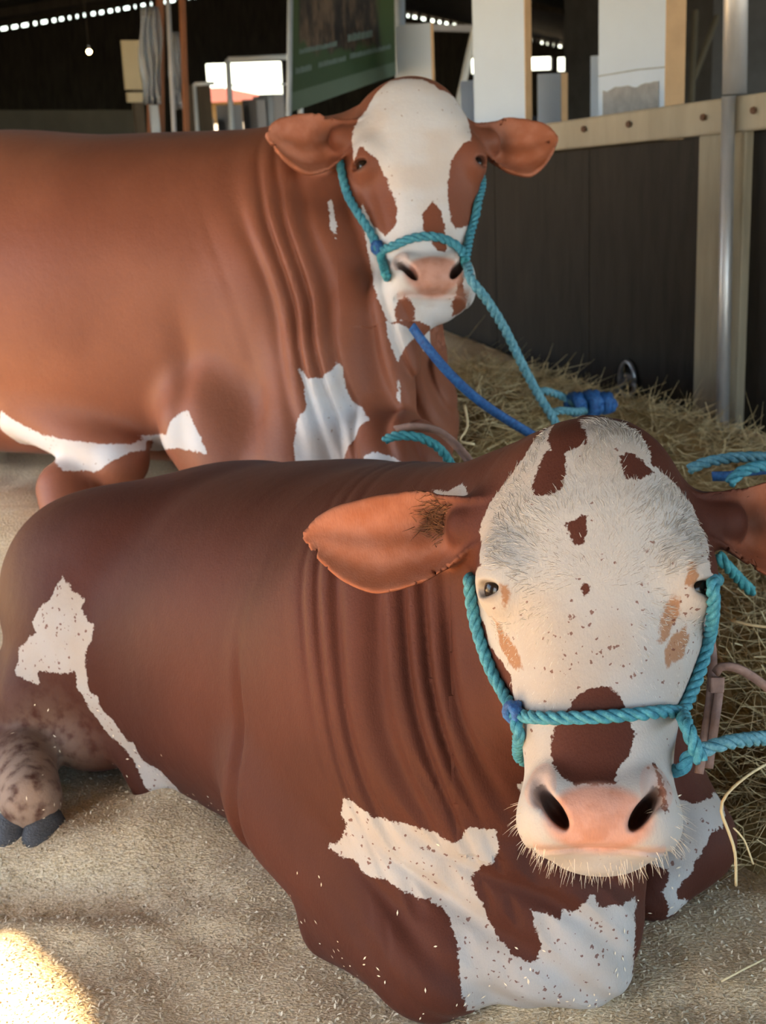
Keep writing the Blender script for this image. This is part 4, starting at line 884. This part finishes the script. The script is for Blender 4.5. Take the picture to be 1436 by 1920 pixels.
# ---------------------------------------------------------------- things further back on the left
def upright(name, label, cat, px, y0, y1, Z, wpx, mat, lean=0.0, round_=False, group=None):
    p0, p1 = at(px + lean, y1, Z), at(px, y0, Z); w = wpx * Z / F_PX
    o = empty(name, p0); d = p1 - p0
    m = MB()
    if round_: m.tube([(0, 0, 0), d], w / 2, 12)
    else: m.box(-B_ * w / 2 - A_ * w / 2, B_ * w, A_ * w, d)
    k = m.build(name, mat, None, round_, 0 if round_ else .006); k.location = p0
    bpy.data.objects.remove(o); return tag(k, label, cat, group)
upright('timber_post', 'red-brown timber post right of the wrapped sheets', 'post', 340, -40, 300, 8.0, 11, M['orange_timber'], 12)
upright('timber_post', 'dark red-brown timber post behind the wrapped sheets', 'post', 300, -40, 300, 8.4, 13, M['orange_timber'], 2)
upright('timber_post', 'short red-brown stake under the wrapped sheets', 'post', 279, 185, 300, 8.3, 7, M['orange_timber'], 2)
upright('steel_pole', 'pale grey pole between two red-brown posts', 'pole', 313, -40, 300, 7.8, 9, M['grey_panel'], 16, True)
def plastic_sheet(px0, px1, y0, y1, Z, label):
    n, k = 26, 10; V = []; a, b = at(px0, y0, Z), at(px1, y0, Z); c, d = at(px0 + 4, y1, Z), at(px1 + 3, y1, Z)
    for i in range(n):
        u = i / (n - 1)
        for j in range(k):
            v = j / (k - 1); p = (a * (1 - u) + b * u) * (1 - v) + (c * (1 - u) + d * u) * v
            V.append(p + A_ * .035 * math.sin(u * 22 + 1.5 * math.sin(v * 4)) * (.4 + .6 * v) + B_ * .008 * math.sin(v * 9 + u * 5))
    F = [[i * k + j, (i + 1) * k + j, (i + 1) * k + j + 1, i * k + j + 1] for i in range(n - 1) for j in range(k - 1)]
    o = mesh_obj('plastic_sheet', V, F, M['plastic'], None, True); s = o.modifiers.new('s', 'SOLIDIFY'); s.thickness = .003
    return tag(o, label, 'sheet')
plastic_sheet(262, 300, 12, 196, 8.2, 'hanging clear plastic sheet left of the pale pole')
plastic_sheet(318, 338, 60, 205, 8.1, 'narrow clear plastic sheet between the pale pole and the post')
def slab_px(name, label, cat, x0, y0, x1, y1, Z, mat, th=.04, group=None):
    p = at(x0, y1, Z); q = at(x1, y1, Z); t_ = at(x0, y0, Z); dz = UP * (p[2] + .1); p, q = p - dz, q - dz
    o = MB().box((0, 0, 0), q - p, A_ * th, UP * (t_ - p)[2]).build(name, mat, None, False, .004); o.location = p
    return tag(o, label, cat, group)
def pale_board():
    p = at(240, 192, 8.8); p[2] = -.1; r = empty('pale_board', p)
    for x0, y0, x1, y1 in ((236, 76, 274, 168), (240, 173, 276, 192)):
        a, b, c = at(x0, y1, 8.8) - p, at(x1, y1, 8.8) - p, at(x0, y0, 8.8) - p
        MB().box(a, b - a, A_ * .03, UP * (c - a)[2]).build('panel', M['pale_panel'], r, False, .004)
    MB().box(B_ * .05 + A_ * .03, B_ * .06, A_ * .05, UP * (at(240, 80, 8.8)[2] + .1)).build('post', M['dark_wood'], r)
    tag(r, 'pale upright board over a small one, left of the hanging plastic', 'board')
pale_board()
slab_px('low_partition', 'long low olive-grey partition across the far left', 'partition', -60, 206, 262, 243, 12.5, M['dark_metal'])
slab_px('dark_screen', 'dark screen behind the smaller white pipe frame', 'screen', 352, 160, 402, 262, 9.6, M['dark_wood'])
slab_px('dark_screen', 'blue-black screen beside the timber posts', 'screen', 291, 196, 306, 300, 8.3, M['pole'])
for i, (x0, y0, x1, y1, lab) in enumerate(((436, 196, 459, 275, 'grey box standing inside the tall white pipe frame'), (383, 222, 405, 275, 'pale grey box at the foot of the smaller pipe frame'),
                            (486, 186, 503, 275, 'grey-brown crate under the red roof gable'), (507, 180, 518, 275, 'blue-grey upright panel left of the banner'), (519, 176, 537, 275, 'light grey upright panel touching the banner pole'))):
    slab_px('grey_box', lab, 'box', x0, y0, x1, y1, 10.0, M['grey_panel'] if i != 3 else M['pole'], .3)
def pipe_frame(label, pts, Z, r, rail=None):
    P_ = [at(x, y, Z) for x, y in pts]; P_[0] = P_[1] + (P_[0] - P_[1]) * (P_[1][2] + .1) / (P_[1][2] - P_[0][2]); o = MB()
    if rail: o.tube([at(*rail[0], Z) - P_[0], at(*rail[1], Z) - P_[0]], .006, 8)
    for a, b in zip(P_, P_[1:]): o.tube([a - P_[0], b - P_[0]], r, 8)
    k = o.build('pipe_frame', M['white_pipe'], None, True); k.location = P_[0]; return tag(k, label, 'frame')
pipe_frame('tall white pipe frame in front of the far opening', [(437, 290), (427, 112), (560, 106), (566, 290)], 9.0, .018, ((427, 160), (562, 157)))
pipe_frame('smaller white pipe frame left of the far opening', [(374, 300), (364, 158), (402, 156)], 9.0, .012)
def bulb():
    p = at(167, 97, 12.0); r = empty('hanging_bulb', p)
    bm = bmesh.new(); bmesh.ops.create_uvsphere(bm, u_segments=12, v_segments=8, radius=.020); me = bpy.data.meshes.new('bulb'); bm.to_mesh(me); bm.free(); me.materials.append(M['glow']); link(bpy.data.objects.new('bulb', me), r)
    MB().tube([(0, 0, .018), (0, 0, .05)], .012, 8).build('socket', M['steel'], r)
    MB().tube([(0, 0, .05), (0, 0, 2.2)], .004, 6).build('cord', M['dark_wood'], r)
    tag(r, 'small warm bulb glowing in the dark far left', 'lamp')
bulb()
# beam and brace right of the banner, grey store at the far right
def beam_px(name, label, cat, p, q, Zp, Zq, wpx, mat):
    a, b = at(*p, Zp), at(*q, Zq); w = wpx * (Zp + Zq) / 2 / F_PX; d = b - a; s = unit(np.cross(d, cam_fw))
    k = MB().box(-s * w / 2, s * w, A_ * w, d).build(name, mat, None, False, .004); k.location = a; return tag(k, label, cat)
beam_px('steel_beam', 'pale grey roof beam right of the banner', 'beam', (752, 50), (905, 54), 9.5, 9.5, 13, M['grey_panel'])
beam_px('steel_brace', 'pale slanting brace left of the second tall board', 'brace', (893, 52), (794, 505), 9.2, 9.2, 10, M['white_pipe'])
def store():
    p = at(1300, 215, 10.5); p[2] = -.1; r = empty('grey_store', p); L = lambda q: np.asarray(q) - p
    q0, q1 = at(1330, 300, 10.5), at(1560, 300, 10.5); q0[2] = q1[2] = -.1; h = at(1400, -40, 10.5)[2] - q0[2]
    MB().box(L(q0), (q1 - q0), A_ * 2.0, UP * h).build('wall', M['store_wall'], r)
    w0 = at(1424, 137, 10.4); w1 = at(1480, 137, 10.4); MB().box(L(w0), w1 - w0, A_ * .05, UP * (at(1424, 68, 10.4)[2] - w0[2])).build('window', M['dark_wood'], r)
    for x0, y0, x1, y1 in ((1304, 20, 1294, 240), (1345, 30, 1300, 150)):
        a, b = at(x0, y0, 9.8), at(x1, y1, 9.8); MB().tube([L(a), L(b)], .022, 8).build('prop', M['dark_metal'], r)
    tag(r, 'grey rendered store wall with a dark window, behind the steel pipe', 'building')
store()
# ---------------------------------------------------------------- ropes
def spline(pts, step=.004):
    P_ = np.asarray(pts, float); Pp = np.vstack([2 * P_[0] - P_[1], P_, 2 * P_[-1] - P_[-2]]); out = []
    for i in range(1, len(Pp) - 2):
        p0, p1, p2, p3 = Pp[i - 1:i + 3]; n = max(2, int(np.linalg.norm(p2 - p1) / step))
        for k in range(n):
            t = k / n; out.append(.5 * ((2 * p1) + (-p0 + p2) * t + (2 * p0 - 5 * p1 + 4 * p2 - p3) * t * t + (-p0 + 3 * p1 - 3 * p2 + p3) * t ** 3))
    out.append(P_[-1]); return np.array(out)
def rope_mesh(mb, pts, r, lay=5.4, strands_=3, step=.35):
    """a laid rope: three strands that twist about the path"""
    C = spline(pts, r * step); m = len(C); T = np.gradient(C, axis=0); T /= np.maximum(np.linalg.norm(T, axis=1), 1e-9)[:, None]
    s = np.concatenate([[0], np.cumsum(np.linalg.norm(np.diff(C, axis=0), axis=1))])
    nrm = np.cross(T[0], [0.3, .5, .81]); N_ = []
    for t_ in T: nrm = unit(nrm - (nrm @ t_) * t_); N_.append(nrm)
    N_ = np.array(N_); Bn = np.cross(T, N_)
    for k in range(strands_):
        ph = 2 * math.pi * k / strands_ + 2 * math.pi * s / (lay * r)
        path = C + (np.cos(ph)[:, None] * N_ + np.sin(ph)[:, None] * Bn) * r * .50
        mb.tube(path, r * .54, 6)
    return mb
def rope(name, label, pts, r, mat, group=None, cat='rope'):
    o = np.asarray(pts[0], float); mb = rope_mesh(MB(), [np.asarray(p) - o for p in pts], r); k = mb.build(name, mat, None, True); k.location = o
    return tag(k, label, cat, group)
def knot(center, r, mat, parent, name='knot'):
    mb = MB(); rr = random.Random(5)
    for k in range(3):
        ax = unit(np.array([rr.uniform(-1, 1), rr.uniform(-1, 1), rr.uniform(-.4, .4)])); u_ = unit(np.cross(ax, [0, 0, 1.0])); v_ = np.cross(ax, u_)
        mb.tube([center + (math.cos(t_) * u_ + math.sin(t_) * v_) * r * 1.1 + ax * r * .3 * math.sin(2 * t_) for t_ in np.linspace(0, 2 * math.pi, 15)], r * .62, 7)
    return mb.build(name, mat, parent, True)
def lifted(fr, sc, rows, r): return [fr.wor((np.array(q[:3]) * sc)) + fr.R @ np.array(q[3:]) * (r * .85) for q in rows]
def on_head(f, fr, sc, x, t, z, r):
    """a point beside the head, pulled on to its surface"""
    p = fr.wor(np.array([x, t, z]) * sc)[None]
    for _ in range(6):
        d, g = grad(f, p); p = p - ((d - r * .8) / np.maximum((g * g).sum(1), .05))[:, None] * g
    return p[0]
def halter(f, fr, sc, H, r, mat, label, lead=None, lead_mat=None):
    o = fr.wor((0, .3, 0)); root = empty('rope_halter', o); L = lambda ps: [np.asarray(p) - o for p in ps]
    c1 = lifted(fr, sc, H['cheek_strap'], r); nb = lifted(fr, sc, H['nose_band'], r); cl = lifted(fr, sc, H['chin_l'], r); c2 = lifted(fr, sc, H['cheek_strap2'], r)
    fh = lambda P: head_sdf(fr.loc(P) / sc, []) * sc
    poll_l = [on_head(fh, fr, sc, .10, .11, -.22, r), on_head(fh, fr, sc, .126, .172, -.14, r)]; poll_r = [on_head(fh, fr, sc, -.126, .172, -.14, r), on_head(fh, fr, sc, -.10, .11, -.22, r)]
    rope_mesh(MB(), L(poll_l + c1), r).build('cheek_strap', mat, root, True)
    rope_mesh(MB(), L(nb), r).build('nose_band', mat, root, True)
    rope_mesh(MB(), L(c2[::-1] + poll_r), r).build('cheek_strap', mat, root, True)
    under = [on_head(fh, fr, sc, x, t_, z_, r) for x, t_, z_ in ((.05, .395, -.155), (0, .40, -.18), (-.04, .395, -.17))]
    return root, o, L, c1, nb, cl, c2, under
RN = .0075
root, o, L, c1, nb, cl, c2, under = halter(near_sdf, HN, HEAD_N, HALTER_NEAR, RN, M['rope_cyan'], '')
end_r = nb[-1]
j = at(1312, 1408, 1.46)
rope_mesh(MB(), L([c1[-1], *cl, *under, at(1268, 1445, 1.47), at(1290, 1420, 1.455), j]), RN).build('chin_strap', M['rope_cyan'], root, True)
rope_mesh(MB(), L([end_r, at(1288, 1362, 1.43), at(1302, 1398, 1.425), at(1313, 1425, 1.43)]), RN * 1.08).build('loop', M['rope_cyan'], root, True)
rope_mesh(MB(), L([j, at(1360, 1393, 1.47), at(1410, 1386, 1.50), at(1480, 1381, 1.56), at(1600, 1372, 1.7), at(1750, 1400, 2.0)]), RN * 1.12).build('lead', M['rope_pale'], root, True)
k = knot(np.asarray(L([c1[-1] + HN.R[:, 2] * .004])[0]), .0085, M['rope_blue'], root); k['label'] = 'dark blue knot'
tag(root, 'cyan rope halter with a blue knot on the speckled face of the front bull', 'halter')
RF = .0098
root, o, L, c1, nb, cl, c2, under = halter(far_sdf, HF, HEAD_F, HALTER_FAR, RF, M['rope_cyan'], '')
rope_mesh(MB(), L([c1[-1], *cl, *under, nb[-1] + np.array([.01, .0, -.04]), nb[-1]]), RF).build('chin_strap', M['rope_teal'], root, True)
lp = [nb[-1] + np.array([.008, -.01, -.015]), at(885, 527, 2.80), at(912, 562, 2.82), at(945, 615, 2.87), at(978, 682, 2.92), at(1008, 738, 2.98), at(1040, 790, 3.02), at(1075, 850, 3.0)]
rope_mesh(MB(), L(lp), RF * 1.05).build('lead', M['rope_pale'], root, True)
k = knot(np.asarray(L([c1[-1] + HF.R[:, 2] * .004])[0]), .010, M['rope_blue'], root); k['label'] = 'dark blue knot'
tag(root, 'cyan rope halter with a long pale lead on the plain-faced bull behind', 'halter')
def strap(name, label, pts, w, mat, side, cat='strap', parent=None, th=.004):
    C = spline(pts, .01); o = C[0].copy(); C = C - o; T = np.gradient(C, axis=0); T /= np.linalg.norm(T, axis=1)[:, None]
    s = np.asarray(side, float)[None] - (T @ np.asarray(side, float))[:, None] * T; s /= np.linalg.norm(s, axis=1)[:, None]; n = np.cross(T, s)
    V = []; F = []
    for c, a, b in zip(C, s, n): V += [c - a * w / 2 - b * th / 2, c + a * w / 2 - b * th / 2, c + a * w / 2 + b * th / 2, c - a * w / 2 + b * th / 2]
    for i in range(len(C) - 1):
        for k in range(4): p, q = i * 4 + k, i * 4 + (k + 1) % 4; F.append([p, q, q + 4, p + 4])
    F += [[3, 2, 1, 0], [len(V) - 4 + k for k in range(4)]]
    k = mesh_obj(name, V, F, mat, parent, True); k.location = o
    return tag(k, label, cat) if parent is None else k
strap('blue_strap', 'flat dark blue strap slanting down under the far bull chin', [at(772, 612, 2.84), at(800, 650, 2.82), at(850, 708, 2.84), at(910, 760, 2.88), at(992, 812, 2.95), at(1060, 850, 2.95)], .020, M['rope_blue'], (.5, -.3, .8))
rope('blue_rope', 'teal rope lying over the folded foreleg of the bull behind', [at(722, 824, 2.60), at(745, 817, 2.58), at(785, 820, 2.58), at(820, 838, 2.60), at(843, 866, 2.63), at(855, 890, 2.66)], .0092, M['rope_teal'])
strap('leather_strap', 'worn brown strap over the folded foreleg of the bull behind', [at(742, 806, 2.66), at(780, 800, 2.64), at(820, 808, 2.65), at(850, 830, 2.66), at(878, 862, 2.68), at(890, 885, 2.7)], .020, M['strap'], (.3, -.6, .7))
# ring, clip and tied ropes at the partition
def ring():
    c = on_wall(1181, 712, .0); r = empty('tie_ring', c)
    mb = MB(); u_, v_ = WD, UP
    mb.tube([WN * .012 + u_ * .036 * math.cos(t_) + v_ * .062 * math.sin(t_) for t_ in np.linspace(0, 2 * math.pi, 25)], .008, 8); mb.build('ring', M['steel'], r, True)
    MB().box(-u_ * .02 - v_ * .02, u_ * .04, v_ * .04, WN * .01).build('plate', M['steel'], r)
    e = on_wall(1132, 756, .16) - c
    MB().tube([WN * .02, e * .5 + WN * .01, e], .012, 8).build('shackle', M['steel'], r, True)
    tag(r, 'steel tie ring and shackle fixed low on the dark panels', 'ring')
ring()
rope('blue_rope', 'pale blue rope looped behind the front bull poll towards the tie ring', [at(1003, 738, 3.45), at(1020, 733, 3.45), at(1050, 742, 3.5), at(1075, 755, 3.5), at(1100, 760, 3.5)], .0105, M['rope_pale'])
rope('blue_rope', 'second pale blue rope loop lower on the hay behind the poll', [at(1030, 775, 3.4), at(1050, 770, 3.4), at(1080, 772, 3.45), at(1100, 768, 3.5)], .0105, M['rope_pale'])
ko = empty('rope_knot', at(1095, 760, 3.5))
for dx, rr in ((-.02, .020), (.02, .022), (.055, .018)): knot(np.array([dx, 0, rr * .2]), rr, M['rope_blue'], ko, 'turn')
tag(ko, 'dark blue rope knot below the tie ring', 'knot')
rope('blue_rope', 'pale blue rope over the hay at the right edge, upper of two', [at(1292, 880, 2.35), at(1320, 868, 2.35), at(1360, 860, 2.36), at(1400, 857, 2.37), at(1480, 858, 2.4)], .0098, M['rope_pale'])
rope('blue_rope', 'bright blue rope end curling over the hay at the right edge', [at(1368, 906, 2.25), at(1385, 888, 2.25), at(1408, 878, 2.25), at(1440, 872, 2.27), at(1500, 868, 2.3)], .0100, M['rope_cyan'])
strap('blue_strap', 'dark blue flat rope under the bright blue rope end', [at(1335, 893, 2.32), at(1370, 892, 2.31), at(1400, 884, 2.31), at(1440, 880, 2.33), at(1500, 876, 2.35)], .018, M['rope_blue'], (0, -.4, .9))
rope('blue_rope', 'short length of blue rope below the front bull right ear', [at(1345, 1040, 2.05), at(1362, 1060, 2.05), at(1385, 1085, 2.08), at(1410, 1110, 2.1)], .0092, M['rope_teal'])
def neck_strap():
    o = at(1345, 1285, 1.60); r = empty('neck_strap', o); L = lambda *p: [at(*q) - o for q in p]
    for i, ps in enumerate((((1333, 1200, 1.60), (1336, 1250, 1.60), (1330, 1320, 1.59), (1318, 1400, 1.58), (1310, 1450, 1.58)), ((1350, 1270, 1.59), (1346, 1310, 1.585), (1336, 1380, 1.58), (1328, 1440, 1.58)),
                            ((1342, 1262, 1.58), (1352, 1250, 1.57), (1380, 1252, 1.57), (1410, 1268, 1.58), (1450, 1298, 1.60)))):
        strap('band', None, L(*ps), .010, M['strap'], cam_r if i < 2 else (0, -.3, .9), parent=r)
    MB().box(L((1332, 1300, 1.575))[0], cam_r * .016, -cam_fw * -.012, cam_u * .018).build('keeper', M['strap'], r, bevel=.002)
    tag(r, 'worn pinkish strap with a keeper hanging right of the front bull face', 'strap')
neck_strap()
# ---------------------------------------------------------------- hay
def heap(label, c, along, ra, rb, h, n, lmin=.05, lmax=.16):
    c = np.asarray(c, float); u_ = unit(along); v_ = np.array([-u_[1], u_[0], 0])
    hf = lambda a, b: h * np.maximum(0, 1 - a * a - b * b) ** .7
    na, nb_ = 28, 14; V = []; F = []
    for i in range(na):
        for k in range(nb_):
            a, b = -1 + 2 * i / (na - 1), -1 + 2 * k / (nb_ - 1); f = max(abs(a), abs(b)) / max(1e-6, math.hypot(a, b)); a, b = a * f, b * f
            p = c + u_ * a * ra + v_ * b * rb; z = bed(p[0], p[1]) - .02 + float(hf(a, b)) * (1 + .25 * math.sin(i * 1.7) * math.sin(k * 2.3)); V.append((p[0] - c[0], p[1] - c[1], z))
    F = [[i * nb_ + k, (i + 1) * nb_ + k, (i + 1) * nb_ + k + 1, i * nb_ + k + 1] for i in range(na - 1) for k in range(nb_ - 1)]
    m = mesh_obj('hay_heap', V, F, M['straw'], None, True); m.location = (c[0], c[1], 0)
    th = rng.uniform(0, 2 * np.pi, n); rad = np.sqrt(rng.random(n)) * 1.04; a, b = rad * np.cos(th), rad * np.sin(th)
    p = np.zeros((n, 3)); p[:, :2] = (u_[None, :2] * (a * ra)[:, None] + v_[None, :2] * (b * rb)[:, None]); p[:, 2] = bed(p[:, 0] + c[0], p[:, 1] + c[1]) + hf(a, b) * rng.uniform(.8, 1.12, n) - .004
    d = rng.normal(size=(n, 3)) * [1, 1, .35]; d /= np.linalg.norm(d, axis=1)[:, None]
    ln = rng.uniform(lmin, lmax, n); p -= d * (ln / 2)[:, None]; p[:, 2] = np.maximum(p[:, 2], bed(p[:, 0] + c[0], p[:, 1] + c[1]) + .002)
    strands('straws', p, d, rng.normal(size=(n, 3)) * .35 + [0, 0, -.12], ln, rng.uniform(.0008, .0017, n), M['straw'], m, 4)
    return tag(m, label, 'hay', kind='stuff')
heap('loose hay heaped along the foot of the dark panels', (.74, 3.80, 0), (.5, -.866, 0), .95, .22, .13, 3200)
heap('hay lying between the far bull chest and the dark panels', (.30, 3.45, 0), (.3, 1, 0), .50, .28, .17, 2600)
heap('loose hay at the right edge beside the front bull', (.70, 2.35, 0), (.2, 1, 0), .55, .22, .16, 2600)
heap('hay spilling towards the lead rope at the right edge', (.66, 1.98, 0), (.2, 1, 0), .28, .17, .12, 1300)
def straw(label, pts, r, mat='straw_pale', group=None):
    o = np.asarray(pts[0], float); k = MB().tube(spline([np.asarray(p) - o for p in pts], .01), r, 6).build('straw', M[mat], None, True); k.location = o
    set_attr(k.data, 'rnd', np.full(len(k.data.vertices), .6)); return tag(k, label, 'straw', group)
straw('long pale straw curving down beside the right foreleg', [at(1440, 1430, 1.72), at(1400, 1455, 1.70), at(1362, 1490, 1.69), at(1352, 1520, 1.69), at(1366, 1560, 1.70), at(1378, 1600, 1.72), at(1380, 1660, 1.76)], .0020)
straw('thin straw branching right of the long curved one', [at(1375, 1552, 1.74), at(1395, 1575, 1.75), at(1412, 1620, 1.78)], .0013)
straw('short straight straw lying on the husk at the lower right', [at(1352, 1840, 1.765), at(1385, 1822, 1.775), at(1432, 1798, 1.80)], .0016)
straw('pale straight straw sticking out of the hay below the right ear', [at(1370, 1163, 1.95), at(1410, 1172, 1.93), at(1460, 1178, 1.92)], .0022)
straw('bent pale straw before the hay left of the blue strap', [at(872, 760, 2.9), at(876, 800, 2.88), at(862, 826, 2.86), at(890, 833, 2.86)], .0028)
